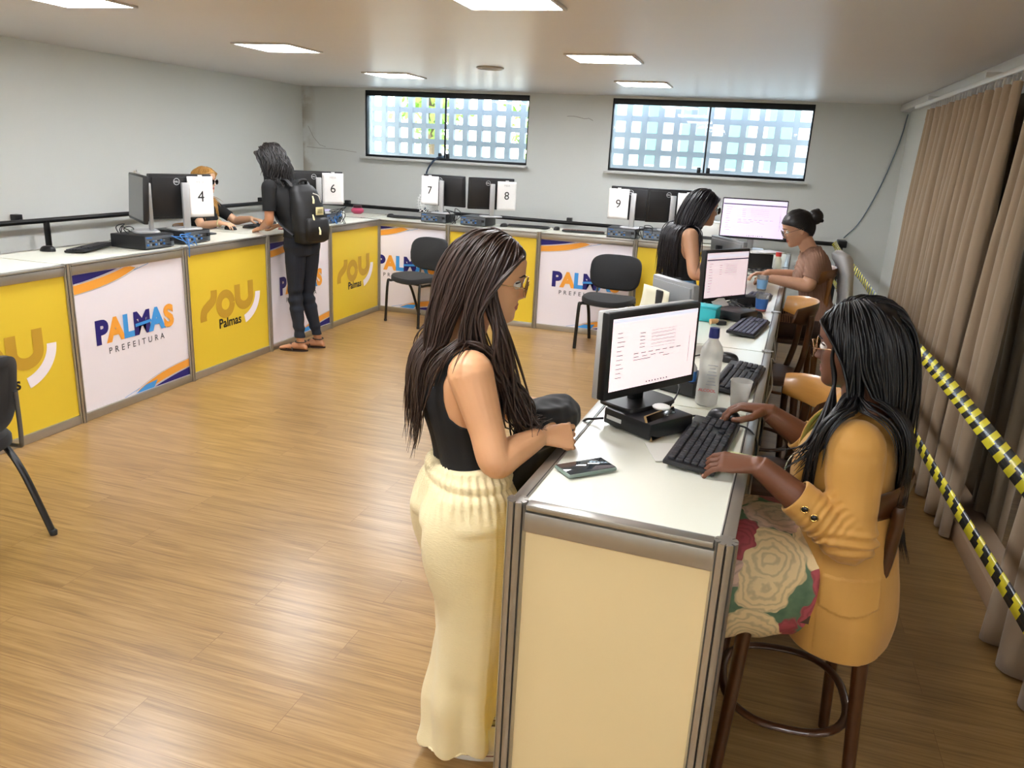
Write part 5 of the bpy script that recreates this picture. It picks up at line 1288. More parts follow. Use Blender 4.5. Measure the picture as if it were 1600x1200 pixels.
tag(MB().tube([hd.w((0.01, -0.079, 0.066)), hd.w((0.01, -0.080, 0.05))], 0.003, 6).build('earring', mat('gold', '#d0a860', 0.25, 1.0), A), 'small gold earring')
settle(A)
# black jacket over her arm
mb = MB(); rings = []
for z, cx, cy, a, b in ((1.118, -0.50, 2.065, .03, .02), (1.110, -0.50, 2.065, .085, .055), (1.085, -0.495, 2.065, .112, .075), (1.05, -0.497, 2.06, .120, .082), (1.012, -0.505, 2.055, .116, .072), (0.985, -0.528, 2.05, .112, .050), (0.92, -0.535, 2.03, .108, .048), (0.82, -0.538, 2.00, .106, .046), (0.72, -0.540, 1.985, .105, .044), (0.625, -0.541, 1.98, .102, .042), (0.618, -0.541, 1.98, .09, .03)):
    D_ = unit((0.32, 0.95, 0)); E_ = V3((D_[1], -D_[0], 0)); rings.append([V3((cx, cy, z))+D_*a*math.cos(q)+E_*b*math.sin(q) for q in np.linspace(0, 2*PI, 36, endpoint=False)])
mb.loft(rings); NOHAND.clear(); jk = fuse(mb, 0.006, 3)
jt = thing('jacket', 'black jacket draped over the arm of the woman in cream trousers', 'jacket', (-0.54, 2.0, 0.62))
JB = mat('black_soft_cloth', '#0d0d0f', 0.75, noise=0.2, nscale=8, sheen=0.1)
o = garment(jk, lambda P: P[:, 2] > -1, 0.0, 'cloth', JB, jt, 0.003, 0, shift=lambda P, N_: N_*(0.010*vnoise(P*V3((1, 1, 0.6)), 30, 7)+0.004*vnoise(P, 75, 8))[:, None]); o.location = -V3(jt.location)
m = MB(); m.tube(spline([(-0.475, 1.985, 1.088), (-0.44, 2.02, 1.075), (-0.43, 2.05, 1.04), (-0.47, 2.0, 1.03)], 6), 0.005, 8, flat=0.5); o = m.build('piping', mat('piping_grey', '#3a3a3d', 0.5), jt); o.location = -V3(jt.location)

# ============ seated woman in the mustard blazer
B = person('woman in mustard blazer with long black hair seated at the keyboard', (0.33, 2.2))
F = unit((-0.985, 0.12, 0)); R_ = RV(F)
PB = [V3((0.365, 2.20, 0.70)), V3((0.350, 2.20, 0.890)), V3((0.330, 2.20, 1.050)), V3((0.350, 2.20, 1.175))]
hd = Head((0.318, 2.212, 1.228), (-0.95, 0.30), 9, 0, 1.03)
shL, shR = V3((0.315, 2.035, 1.105)), V3((0.345, 2.365, 1.105)); elL, wrL = V3((0.330, 1.975, 0.885)), V3((0.085, 1.985, 1.048)); elR, wrR = V3((0.335, 2.455, 0.925)), V3((0.115, 2.440, 1.052))
hpL, hpR = PB[0]-R_*0.095+V3((0, 0, 0.03)), PB[0]+R_*0.095+V3((0, 0, 0.03)); knL, knR = V3((-0.06, 2.10, 0.70)), V3((-0.05, 2.31, 0.70)); anL, anR = V3((-0.03, 2.10, 0.315)), V3((-0.02, 2.30, 0.315))
mb = MB(); add_torso(mb, PB, F, F, 0.96, bust=1.05, hip=0.98); mb.tube([PB[3]-V3((0, 0, 0.03)), hd.w((-0.014, 0, 0.03))], [0.062, 0.056], 20); add_head(mb, hd)
for s, e, w_ in ((shL, elL, wrL), (shR, elR, wrR)): add_arm(mb, s, e, w_, 1.12)
for h, k, a, in ((hpR, knR, anR), (hpL, knL, anL)): add_leg(mb, h, k, a); add_foot(mb, a, (-1, 0.05), 0.235, 0, 0, 0.28)
tL, nL = add_hand(mb, wrL, (-1.0, 0.03, -0.06), (0.05, -0.28, 1), True, None, 1.03, 0.45, 6, each=((24, 26, 16), (20, 30, 18), (18, 30, 20), (12, 26, 20)))
tR, nR = add_hand(mb, wrR+V3((0, 0, 0.012)), (-1.0, 0.06, -0.02), (0, 0.1, 1), False, None, 1.03, 0.75, 9, each=((28, 30, 15), (22, 32, 16), (24, 34, 18), (26, 30, 18)))
bodyB = fuse(mb, 0.0030, 2); SKB = skin('skin_deep_brown', '#6c422b'); body_object(bodyB, SKB, B); set_lips(bodyB, hd, mat('lips_mauve', '#8d4f4a', 0.35))
face_parts(hd, B, '#17100d', glasses='#c79a72'); NB = mat('nail_rose', '#b98a78', 0.25); nails(tL, nL, NB, B); nails(tR, nR, NB, B)
hands_bare((elL, wrL), (elR, wrR))
GREEN = mat('mint_green_cloth', '#58c79c', 0.7, noise=0.08, nscale=20)
garment(bodyB, lambda P: (P[:, 2] > 0.72)&(P[:, 2] < 1.165)&((P[:, :2]-axis_at(P, PB))@F[:2] > -0.02)&(np.abs((P[:, :2]-axis_at(P, PB))@R_[:2]) < 0.145)&(seg_t(P, elL, wrL)[1] > 0.07)&(seg_t(P, elR, wrR)[1] > 0.07), 0.005, 'top', GREEN, B, 0.003, 6)
# blazer: torso, skirt of the jacket and gathered sleeves melted together
PJ = [V3((0.385, 2.20, 0.525)), V3((0.355, 2.20, 0.865)), V3((0.330, 2.20, 1.050)), V3((0.352, 2.20, 1.172))]
TJ = np.array([[-0.02, .212, .150, .118], [0.0, .220, .156, .122], [0.3, .214, .150, .128], [0.7, .190, .140, .124], [1.0, .170, .128, .112], [1.35, .164, .130, .110], [1.7, .168, .150, .112], [2.0, .172, .138, .114], [2.35, .176, .104, .104], [2.6, .168, .086, .092], [2.78, .125, .072, .08], [2.92, .082, .066, .07], [3.02, .068, .064, .066]])
mb = MB(); add_torso(mb, PJ, F, F, 1.0, 0.006, 0.0, 3.0, prof=TJ, bust=1.0)
cfL, cfR = elL*0.40+wrL*0.60, elR*0.42+wrR*0.58
for s, e, c in ((shL, elL, cfL), (shR, elR, cfR)):
    limb(mb, [s+V3((0, 0, 0.012)), s*0.7+e*0.3, s*0.3+e*0.7, e, e*0.5+c*0.5], [.070, .069, .062, .060, .055])
    p = [e*0.5+c*0.5, e*0.2+c*0.8, c]; mb.tube(p, [0.055, 0.052, 0.050], 24)
jk = fuse(mb, 0.004, 4); NOHAND.clear()
MUST = mat('mustard_suiting', '#be8c40', 0.68, noise=0.06, nscale=10, bump=0.06, bscale=500, sheen=0.15)
def blz_mask(P):
    c = axis_at(P, PJ); lat = (P[:, :2]-c)@R_[:2]; dep = (P[:, :2]-c)@F[:2]; z = P[:, 2]
    wv = np.interp(z, [0.5, 0.7, 0.9, 1.05, 1.15, 1.2], [0.085, 0.078, 0.085, 0.100, 0.085, 0.09])
    op = (dep > 0.03)&(np.abs(lat-0.01) < wv)
    inarm = (seg_t(P, elL, wrL)[1] < 0.075)|(seg_t(P, elR, wrR)[1] < 0.075)
    neck = (z > 1.19)&(np.hypot(lat, dep) < 0.06)
    tl, dl = seg_t(P, elL, wrL); tr_, dr = seg_t(P, elR, wrR)
    endL = (tl > 0.592)&(dl < 0.042); endR = (tr_ > 0.572)&(dr < 0.042)
    return ~((op&~inarm)|neck|endL|endR|(z < 0.528))
def blz_shift(P, N_):
    c = axis_at(P, PJ); lat = (P[:, :2]-c)@R_[:2]; dep = (P[:, :2]-c)@F[:2]; z = P[:, 2]; h = np.zeros(len(P))
    for s, e, w_ in ((shL, elL, wrL), (shR, elR, wrR)):
        tf, df = seg_t(P, e, w_); on = np.exp(-(np.maximum(df-0.03, 0)/0.045)**2)*(df < 0.08)
        h += on*0.0045*np.sin(tf*95+2.5*vnoise(P, 30, 5))*np.exp(-((tf-0.27)/0.17)**2)
        tu, du = seg_t(P, s, e); h += (du < 0.085)*(0.0055*np.sin(tu*52+3*vnoise(P, 22, 6))*np.exp(-((tu-1.0)/0.14)**2)+0.0012*np.sin(tu*30+4*lat*30)*np.exp(-((tu-0.05)/0.10)**2))
    side = (lat < -0.02)&(seg_t(P, elL, wrL)[1] > 0.085)&(seg_t(P, shL, elL)[1] > 0.082)
    u = dep; fl = (u > -0.085)&(u < 0.055)&(z < 0.765-0.10*(u+0.02))&(z > 0.685-0.10*(u+0.02)-0.02*np.cos((u+0.015)*22)); h += 0.0045*(side&fl)
    h -= 0.0025*np.exp(-((dep-0.062-0.02*(0.8-z))/0.0035)**2)*side*(z < 0.9)
    h += 0.010*vnoise(P*V3((1, 1, 0.4)), 15, 9)*np.clip((0.86-z)/0.3, 0, 1)+0.003*vnoise(P, 28, 11)
    return N_*h[:, None]
garment(jk, blz_mask, 0.0, 'blazer', MUST, B, 0.004, 14, shift=blz_shift)
for k, (tt, up) in enumerate(((0.50, 0.012), (0.40, 0.010))):
    c = elL*(1-tt)+wrL*tt+V3((0, -0.0545, up-0.006)); o = MB().ell(c, (0.009, 0.004, 0.008), n=14, k=8).build('button', mat('button_black', '#0d0b0a', 0.2), B)
    MB().tube([c+V3((0.0095*math.cos(q), -0.001, 0.0085*math.sin(q))) for q in np.linspace(0, 2*PI, 20, endpoint=False)], 0.0016, 6, closed=True).build('button_rim', mat('gold', '#d0a860', 0.25, 1.0), o)
for sgn in (-1, 1):   # lapels folded along the opening
    m = MB(); pts = []
    for z, w_, o_ in ((1.185, 0.060, 0.030), (1.14, 0.082, 0.092), (1.08, 0.096, 0.124), (1.0, 0.094, 0.140), (0.92, 0.086, 0.137), (0.86, 0.080, 0.132)):
        c = axis_at(np.array([[0, 0, z]]), PJ)[0]; pts.append((V3((c[0], c[1], z))+F*(o_+0.008)+R_*sgn*w_, V3((c[0], c[1], z))+F*(o_-0.004-0.02)+R_*sgn*(w_+0.045*math.sin(PI*(1.2-z)/0.4+0.2)+0.006)))
    a = spline([p[0] for p in pts], 5); b = spline([p[1] for p in pts], 5); m.add(a+b, [(i, len(a)+i, len(a)+i+1, i+1) for i in range(len(a)-1)])
    o = m.build('lapel', MUST, B, auto=180); o.modifiers.new('thick', 'SOLIDIFY').thickness = 0.004
# lanyard with card
tag(MB().tube(spline([V3((0.31, 2.13, 1.175)), V3((0.235, 2.14, 1.11)), V3((0.175, 2.165, 1.02)), V3((0.165, 2.19, 0.96))], 6), 0.006, 6, flat=0.25).build('lanyard', mat('lanyard_white', '#e3d9c6', 0.6), B), 'white lanyard')
# floral dress over the lap and hanging beside the stool
def mat_floral():
    m = bpy.data.materials.new('rose_print_cloth'); m.use_nodes = True; t = m.node_tree; N = t.nodes; L = t.links; b = N['Principled BSDF']; b.inputs['Roughness'].default_value = 0.7
    tc = N.new('ShaderNodeTexCoord'); v = N.new('ShaderNodeTexVoronoi'); v.inputs['Scale'].default_value = 7.5; v.inputs['Randomness'].default_value = 0.8
    nd = N.new('ShaderNodeTexNoise'); nd.inputs['Scale'].default_value = 14; mixv = N.new('ShaderNodeMix'); mixv.data_type = 'VECTOR'; mixv.inputs[0].default_value = 0.06
    L.new(tc.outputs['Object'], nd.inputs['Vector']); L.new(tc.outputs['Object'], mixv.inputs[4]); L.new(nd.outputs['Color'], mixv.inputs[5]); L.new(mixv.outputs[1], v.inputs['Vector'])
    sp = N.new('ShaderNodeSeparateColor'); L.new(v.outputs['Color'], sp.inputs[0])
    pk = N.new('ShaderNodeValToRGB'); pk.color_ramp.interpolation = 'CONSTANT'; e = pk.color_ramp.elements; e[0].color = lin('#e9cf9c'); e[1].position = 0.42; e[1].color = lin('#d9b6a0'); x = e.new(0.66); x.color = lin('#a84a50'); L.new(sp.outputs[0], pk.inputs[0])
    # petals: wavy rings round each bloom
    mu = N.new('ShaderNodeMath'); mu.operation = 'MULTIPLY_ADD'; mu.inputs[1].default_value = 55; n2 = N.new('ShaderNodeTexNoise'); n2.inputs['Scale'].default_value = 30; mu3 = N.new('ShaderNodeMath'); mu3.operation = 'MULTIPLY'; mu3.inputs[1].default_value = 9.0
    L.new(tc.outputs['Object'], n2.inputs['Vector']); L.new(n2.outputs['Fac'], mu3.inputs[0]); L.new(v.outputs['Distance'], mu.inputs[0]); L.new(mu3.outputs[0], mu.inputs[2])
    sn = N.new('ShaderNodeMath'); sn.operation = 'SINE'; L.new(mu.outputs[0], sn.inputs[0]); mr = N.new('ShaderNodeMapRange'); mr.inputs[1].default_value = -1; mr.inputs[2].default_value = 0.2; mr.inputs[3].default_value = 0.72; mr.inputs[4].default_value = 1.0; L.new(sn.outputs[0], mr.inputs[0])
    mp = N.new('ShaderNodeMix'); mp.data_type = 'RGBA'; mp.blend_type = 'MULTIPLY'; mp.inputs[0].default_value = 1; L.new(pk.outputs[0], mp.inputs[6]); L.new(mr.outputs[0], mp.inputs[7])
    gr = N.new('ShaderNodeValToRGB'); gr.color_ramp.elements[0].position = 0.70; gr.color_ramp.elements[1].position = 0.72; L.new(v.outputs['Distance'], gr.inputs[0])
    lf = N.new('ShaderNodeMix'); lf.data_type = 'RGBA'; lf.inputs[6].default_value = lin('#6f8a68'); lf.inputs[7].default_value = lin('#34523c'); L.new(n2.outputs['Fac'], lf.inputs[0])
    mo = N.new('ShaderNodeMix'); mo.data_type = 'RGBA'; L.new(gr.outputs[0], mo.inputs[0]); L.new(mp.outputs[2], mo.inputs[6]); L.new(lf.outputs[2], mo.inputs[7]); L.new(mo.outputs[2], b.inputs['Base Color'])
    return m
mb = MB(); rings = []
for x, zc, hz, hy, yc in ((0.40, 0.70, .10, .14, 2.20), (0.33, 0.69, .14, .160, 2.20), (0.275, 0.68, .158, .196, 2.20), (0.225, 0.672, .168, .205, 2.20), (0.16, 0.665, .178, .226, 2.20), (0.08, 0.65, .187, .230, 2.20), (0.02, 0.63, .19, .222, 2.20), (-0.06, 0.60, .20, .195, 2.20), (-0.105, 0.58, .18, .175, 2.20), (-0.125, 0.57, .10, .12, 2.20)):
    rings.append([V3((x, yc+hy*np.sign(math.cos(q))*abs(math.cos(q))**0.75, zc+hz*np.sign(math.sin(q))*abs(math.sin(q))**0.8)) for q in np.linspace(0, 2*PI, 44, endpoint=False)])
mb.loft(rings); mb.loft([[V3((-0.045+a*math.cos(q), 2.20+b_*math.sin(q), z)) for q in np.linspace(0, 2*PI, 40, endpoint=False)] for z, a, b_ in ((0.70, .05, .17), (0.55, .075, .185), (0.40, .082, .188), (0.30, .085, .188))])
dr = fuse(mb, 0.006, 4)
garment(dr, lambda P: (P[:, 2] > 0.305)&~((P[:, 2] < 0.505)&(P[:, 0] > 0.03)&(np.abs(P[:, 1]-2.2) < 0.15)), 0.0, 'dress', mat_floral(), B, 0.003, 4, shift=lambda P, N_: N_*(0.006*vnoise(P, 16, 3)+0.006*np.sin(P[:, 0]*60+P[:, 1]*30)*np.clip((0.6-P[:, 2])/0.2, 0, 1))[:, None])
HB_ = hairmat('hair_black', '#0e0c0d', 0.28, 0.3)
colB = base_colliders(PB, shL, shR, [(shL+V3((0, 0, 0.01)), elL, 0.078, 0.066), (shR+V3((0, 0, 0.01)), elR, 0.078, 0.066)], 1.2)
def tuckB(q, sgn):
    if q[2] > 0.09: return V3((0, 0, 0))
    if q[0] > -0.03: return V3((0, 0, 0))
    return (-hd.F*0.45-hd.L*sgn*0.2)*np.clip((q[0]+0.10)/0.06, 0, 1)
hair_strands(hd, colB, 1600, 0.55, HB_, B, 33, 0.012, 0.30, 0.0, 20, 0.0032, (0.004, 0.026), 0.25, tuck=tuckB, jitter=0.035)
fr = MB(); rng_ = np.random.default_rng(6)
for k in range(34):   # long locks before the near shoulder
    e0 = V3((0.235, 2.055, 1.12))+rng_.normal(size=3)*V3((0.015, 0.02, 0.01)); e1 = V3((0.175, 2.07, 1.03))+rng_.normal(size=3)*V3((0.02, 0.025, 0.02))
    p = spline([hd.w((0.02, 0.080, 0.17)), hd.w((0.045, 0.082, 0.10)), hd.w((0.04, 0.085, 0.02)), e0, e1], 7); fr.tube(p, [0.005*(1 if i < 16 else max(0.12, (len(p)-i)/13)) for i in range(len(p))], 5)
fr.build('hair_front_locks', HB_, B, auto=180)
settle(B)

# ============ tall person with the backpack at the left counter
C = person('person in black shirt and dark jeans wearing a backpack at the left counter', (-3.70, 5.94))
F = unit((-0.965, 0.26, 0)); R_ = RV(F)
PC_ = [V3((-3.69, 5.945, 0.84)), V3((-3.72, 5.94, 1.06)), V3((-3.79, 5.92, 1.285)), V3((-3.85, 5.91, 1.455))]
hd = Head((-3.915, 5.895, 1.508), (-0.96, 0.20), 14)
shL, shR = V3((-3.865, 5.75, 1.395)), V3((-3.79, 6.075, 1.395)); elL, wrL = V3((-3.865, 5.73, 1.130)), V3((-4.035, 5.875, 1.045)); elR, wrR = V3((-3.80, 6.17, 1.14)), V3((-4.02, 6.12, 1.05))
hpL, hpR = PC_[0]-R_*0.08+V3((0, 0, 0.07)), PC_[0]+R_*0.08+V3((0, 0, 0.07)); anL, anR = V3((-3.69, 5.875, 0.075)), V3((-3.62, 6.05, 0.075)); knL, knR = V3((-3.735, 5.885, 0.47)), V3((-3.69, 6.005, 0.47))
mb = MB(); add_torso(mb, PC_, F, F, 0.94, bust=0.85, hip=0.98); mb.tube([PC_[3]-V3((0, 0, 0.03)), hd.w((-0.014, 0, 0.03))], [0.055, 0.05], 20); add_head(mb, hd)
for s, e, w_ in ((shL, elL, wrL), (shR, elR, wrR)): add_arm(mb, s, e, w_, 0.92)
for h, k, a in ((hpR, knR, anR), (hpL, knL, anL)): add_leg(mb, h, k, a, 0.95); add_foot(mb, a, (-0.93, -0.2), 0.245, 0, 0, 0.012)
add_hand(mb, wrL, (-0.85, 0.15, -0.2), (-0.1, -0.35, 0.9), True, (50, 55, 40), 1.0, 0.4, 3); add_hand(mb, wrR, (-0.95, -0.2, -0.1), (0, 0, 1), False, (25, 30, 20), 1.0)
bodyC = fuse(mb, 0.0045, 2); SKC = skin('skin_warm_brown', '#b9835f'); body_object(bodyC, SKC, C); set_lips(bodyC, hd, mat('lips_rose', '#a8584c', 0.4)); face_parts(hd, C, '#2a1d17')
hands_bare((elL, wrL), (elR, wrR))
BSH = mat('black_shirt_cotton', '#0e0f10', 0.85, noise=0.15, nscale=14)
def shirtC(P):
    z = P[:, 2]; t1, d1 = seg_t(P, shL, elL); t2, d2 = seg_t(P, shR, elR); f1, g1 = seg_t(P, elL, wrL); f2, g2 = seg_t(P, elR, wrR)
    arm = ((d1 < 0.055)&(t1 > 0.72)&(np.abs((P[:, :2]-axis_at(P, PC_))@R_[:2]) > 0.12))|((d2 < 0.055)&(t2 > 0.72)&(np.abs((P[:, :2]-axis_at(P, PC_))@R_[:2]) > 0.12))|(g1 < 0.05)|(g2 < 0.05)
    return (z > 0.985)&(z < 1.475)&~arm
garment(bodyC, shirtC, 0.014, 'shirt', BSH, C, 0.003, 8, shift=lambda P, N_: N_*(0.006*vnoise(P, 18, 3))[:, None])
DEN = mat('dark_denim', '#131a27', 0.8, noise=0.3, nscale=9, bump=0.1, bscale=500, stretch=(1, 1, 0.5))
garment(bodyC, lambda P: (P[:, 2] > 0.12)&(P[:, 2] < 1.03)&(seg_t(P, elL, wrL)[1] > 0.08)&(seg_t(P, elR, wrR)[1] > 0.08)&(seg_t(P, shL, elL)[1] > 0.09), 0.008, 'jeans', DEN, C, 0.003, 8, shift=lambda P, N_: N_*(0.006*np.sin(P[:, 2]*70+4*vnoise(P, 14, 2))*(np.exp(-((P[:, 2]-0.47)/0.09)**2)+0.8*np.exp(-((P[:, 2]-0.17)/0.07)**2))+0.003*vnoise(P, 30, 5))[:, None])
SAND = mat('dark_sandal_leather', '#2a1812', 0.5)
for an in (anL, anR):
    d = unit((-0.93, -0.2, 0)); s = V3((-d[1], d[0], 0)); c = V3((an[0], an[1], 0))
    o = MB().loft([[c+V3((0, 0, z))+d*(0.062+0.128*math.cos(q))+s*0.045*math.sin(q)*(1+0.1*math.cos(q)) for q in np.linspace(0, 2*PI, 32, endpoint=False)] for z in (0.001, 0.013)]).build('sandal', SAND, C)
    m = MB(); m.tube(spline([c+d*0.06+s*0.046+V3((0, 0, 0.015)), c+d*0.085+s*0.01+V3((0, 0, 0.066)), c+d*0.12-s*0.044+V3((0, 0, 0.015))], 6), 0.005, 6); m.tube(spline([c+d*0.06-s*0.046+V3((0, 0, 0.015)), c+d*0.085-s*0.01+V3((0, 0, 0.066)), c+d*0.12+s*0.044+V3((0, 0, 0.015))], 6), 0.005, 6)
    m.tube([c+d*(0.0+0.045*math.cos(q))+s*0.045*math.sin(q)+V3((0, 0, 0.085)) for q in np.linspace(0, 2*PI, 20, endpoint=False)], 0.005, 6, closed=True); m.build('strap', SAND, o)
colC = base_colliders(PC_, shL, shR, [(shL, elL, 0.066, 0.055), (shR, elR, 0.066, 0.055)], 0.98)
hair_strands(hd, colC, 700, 0.27, hairmat('hair_charcoal', '#1f1c1b', 0.42, 0.5), C, 5, -0.01, 0.75, 0.008, 45, 0.0042, (0.004, 0.028), 0.25, jitter=0.08)
settle(C)
# the backpack
t = thing('backpack', 'black backpack with cream zipper pulls worn by the person at the left counter', 'backpack', (-3.545, 5.895, 1.0))
NYL = mat('black_nylon', '#0c0c0d', 0.6, noise=0.2, nscale=12, bump=0.1, bscale=400); PULL = mat('cream_pull', '#e6dcae', 0.6)
Bk = -F; c0 = V3((-3.755, 5.925, 0)); off = V3(t.location)
def bp(u, v, z): return V3((c0[0], c0[1], 0))+Bk*v+R_*u+V3((0, 0, z))-off
mb = MB(); mb.loft([[bp(0.145*k*np.sign(math.cos(q))*abs(math.cos(q))**0.7, v0+dd*np.sign(math.sin(q))*abs(math.sin(q))**0.7, z) for q in np.linspace(0, 2*PI, 40, endpoint=False)] for z, k, v0, dd in ((0.955, .80, .185, .06), (0.965, .95, .19, .085), (1.05, 1.03, .19, .10), (1.18, 1.03, .175, .098), (1.30, .97, .15, .085), (1.38, .85, .125, .065), (1.42, .66, .11, .045), (1.43, .4, .105, .03))])
NOHAND.clear(); bm_ = fuse(mb, 0.006, 3); o = garment(bm_, lambda P: P[:, 2] > -9, 0, 'body', NYL, t, 0.003, 0, shift=lambda P, N_: N_*(0.007*vnoise(P, 20, 4))[:, None])
mb = MB(); mb.loft([[bp(0.115*k*np.sign(math.cos(q))*abs(math.cos(q))**0.6, 0.275+dd*np.sign(math.sin(q))*abs(math.sin(q))**0.6, z) for q in np.linspace(0, 2*PI, 32, endpoint=False)] for z, k, dd in ((0.975, .8, .02), (0.99, 1.0, .04), (1.08, 1.05, .05), (1.15, 1.0, .04), (1.17, .85, .02))]); mb.build('front_pocket', NYL, t, auto=60)
for sgn in (-1, 1):
    MB().tube(spline([bp(sgn*0.09, 0.10, 1.41), bp(sgn*0.10, 0.02, 1.462), bp(sgn*0.105, -0.07, 1.42), bp(sgn*0.115, -0.115, 1.28), bp(sgn*0.14, -0.04, 1.13), bp(sgn*0.15, 0.08, 1.06), bp(sgn*0.14, 0.15, 1.02)], 6), 0.020, 10, flat=0.35).build('shoulder_strap', NYL, t)
MB().tube(spline([bp(-0.05, 0.10, 1.42), bp(-0.03, 0.12, 1.46), bp(0.03, 0.12, 1.46), bp(0.05, 0.10, 1.42)], 6), 0.012, 8).build('top_handle', NYL, t)
MB().box((0, 0, 0), (0.085, 0.004, 0.065), bev=0.003).xform(np.array([R_, Bk, V3((0, 0, 1))]).T, bp(0.02, 0.287, 1.225)).build('patch', mat('patch_cream', '#d9cf9a', 0.6), t); 
m = MB(); 
for k in range(3): m.box((0, 0.003, 0.012-k*0.012), (0.06, 0.002, 0.004))
m.xform(np.array([R_, Bk, V3((0, 0, 1))]).T, bp(0.02, 0.2885, 1.225)).build('patch_print', mat('patch_ink', '#6f6238', 0.6), t, smooth=False)
for u, v, z in ((-0.02, 0.25, 1.345), (-0.06, 0.29, 1.20), (-0.085, 0.275, 1.14), (-0.03, 0.33, 1.10), (0.13, 0.22, 1.16)):
    MB().tube([bp(u, v, z), bp(u, v+0.012, z-0.03), bp(u, v+0.01, z-0.06)], [0.005, 0.008, 0.009], 8).build('zipper_pull', PULL, t)
MB().tube(spline([bp(0.0, 0.235, 1.365), bp(0.05, 0.245, 1.345), bp(0.09, 0.23, 1.29)], 6), 0.004, 6).build('zipper_line', mat('cord_white', '#e8e6dd', 0.5), t)

# ============ blond woman seated behind the left counter
D = person('blond woman in black shirt with glasses seated behind the left counter', (-4.90, 6.2))
F = unit((0.97, 0.10, 0)); R_ = RV(F)
PD = [V3((-4.93, 6.2, 0.66)), V3((-4.92, 6.2, 0.87)), V3((-4.90, 6.2, 1.055)), V3((-4.905, 6.2, 1.215))]
hd = Head((-4.865, 6.215, 1.275), (0.93, 0.10), 4)
shR, shL = V3((-4.875, 6.045, 1.15)), V3((-4.905, 6.365, 1.15)); elR, wrR = V3((-4.70, 5.945, 1.005)), V3((-4.475, 5.90, 1.052)); elL, wrL = V3((-4.70, 6.43, 1.02)), V3((-4.475, 6.36, 1.060))
hpR, hpL = PD[0]+R_*0.085+V3((0, 0, 0.03)), PD[0]-R_*0.085+V3((0, 0, 0.03)); knR, knL = V3((-4.52, 6.08, 0.68)), V3((-4.52, 6.32, 0.68)); anR, anL = V3((-4.55, 6.09, 0.31)), V3((-4.55, 6.31, 0.31))
mb = MB(); add_torso(mb, PD, F, F, 0.97); mb.tube([PD[3]-V3((0, 0, 0.03)), hd.w((-0.014, 0, 0.03))], [0.053, 0.049], 20); add_head(mb, hd)
for s, e, w_ in ((shL, elL, wrL), (shR, elR, wrR)): add_arm(mb, s, e, w_, 0.92)
for h, k, a in ((hpR, knR, anR), (hpL, knL, anL)): add_leg(mb, h, k, a, 0.95); add_foot(mb, a, (1, 0.05), 0.235, 0, 0, 0.275)
add_hand(mb, wrR, (0.95, 0.05, -0.05), (0, -0.1, 1), False, (22, 28, 16), 0.98, 0.5, 6); add_hand(mb, wrL, (0.95, -0.1, -0.05), (0, 0.1, 1), True, (20, 28, 18), 0.98)
bodyD = fuse(mb, 0.0045, 2); body_object(bodyD, skin('skin_fair', '#deaf8c'), D); set_lips(bodyD, hd, mat('lips_rose', '#a8584c', 0.4)); face_parts(hd, D, '#8a6a45', glasses='#b9a58a')
hands_bare((elL, wrL), (elR, wrR))
def shirtD(P):
    z = P[:, 2]; t1, d1 = seg_t(P, shL, elL); t2, d2 = seg_t(P, shR, elR)
    return (z > 0.70)&(z < 1.225)&(seg_t(P, elL, wrL)[1] > 0.053)&(seg_t(P, elR, wrR)[1] > 0.053)&~((d1 < 0.06)&(t1 > 0.75))&~((d2 < 0.06)&(t2 > 0.75))
garment(bodyD, shirtD, 0.010, 'shirt', BSH, D, 0.003, 8, shift=lambda P, N_: N_*(0.004*vnoise(P, 22, 3))[:, None])
garment(bodyD, lambda P: (P[:, 2] > 0.36)&(P[:, 2] < 0.74), 0.008, 'trousers', mat('dark_trousers', '#22252c', 0.8), D, 0.003, 6)
tag(MB().tube([wrR+unit(wrR-elR)*(-0.01)+V3((0, 0.031*math.cos(q), 0.030*math.sin(q))) for q in np.linspace(0, 2*PI, 20, endpoint=False)], 0.006, 6, closed=True).build('bracelet', mat('bracelet_tan', '#b8a878', 0.5), D), 'tan bracelet')
colD = base_colliders(PD, shL, shR, [(shL, elL, 0.064, 0.052), (shR, elR, 0.064, 0.052)])
hair_strands(hd, colD, 600, 0.42, hairmat('hair_blond', '#c3924a', 0.36, 0.4), D, 8, 0.0, 0.15, 0.003, 30, 0.004, (0.004, 0.022), 0.2, jitter=0.05)
settle(D)
bar_stool('stool under the blond woman behind the left counter', (-4.93, 6.2, 0), PI, 0.60)

# ============ standing woman with long hair at the middle desk
E_ = person('woman in sleeveless black top and blue jeans standing at the desk', (-0.44, 5.45))
F = unit((0.88, 0.47, 0)); R_ = RV(F)
PE = [V3((-0.465, 5.45, 0.80)), V3((-0.465, 5.45, 1.03)), V3((-0.475, 5.45, 1.215)), V3((-0.43, 5.46, 1.345))]
hd = Head((-0.365, 5.475, 1.375), (0.90, 0.42), 6)
shR, shL = V3((-0.405, 5.315, 1.305)), V3((-0.55, 5.59, 1.305)); elR, wrR = V3((-0.345, 5.225, 1.085)), V3((-0.225, 5.225, 1.055)); elL, wrL = V3((-0.47, 5.66, 1.09)), V3((-0.27, 5.64, 1.055))
hpR, hpL = PE[0]+R_*0.085+V3((0, 0, 0.07)), PE[0]-R_*0.085+V3((0, 0, 0.07)); anR, anL = V3((-0.44, 5.36, 0.075)), V3((-0.50, 5.53, 0.075)); knR, knL = (hpR+anR)/2+F*0.02, (hpL+anL)/2+F*0.02
mb = MB(); add_torso(mb, PE, F, F, 1.0, bust=1.0, hip=1.1); mb.tube([PE[3]-V3((0, 0, 0.03)), hd.w((-0.014, 0, 0.03))], [0.053, 0.049], 20); add_head(mb, hd)
for s, e, w_ in ((shL, elL, wrL), (shR, elR, wrR)): add_arm(mb, s, e, w_, 1.0)
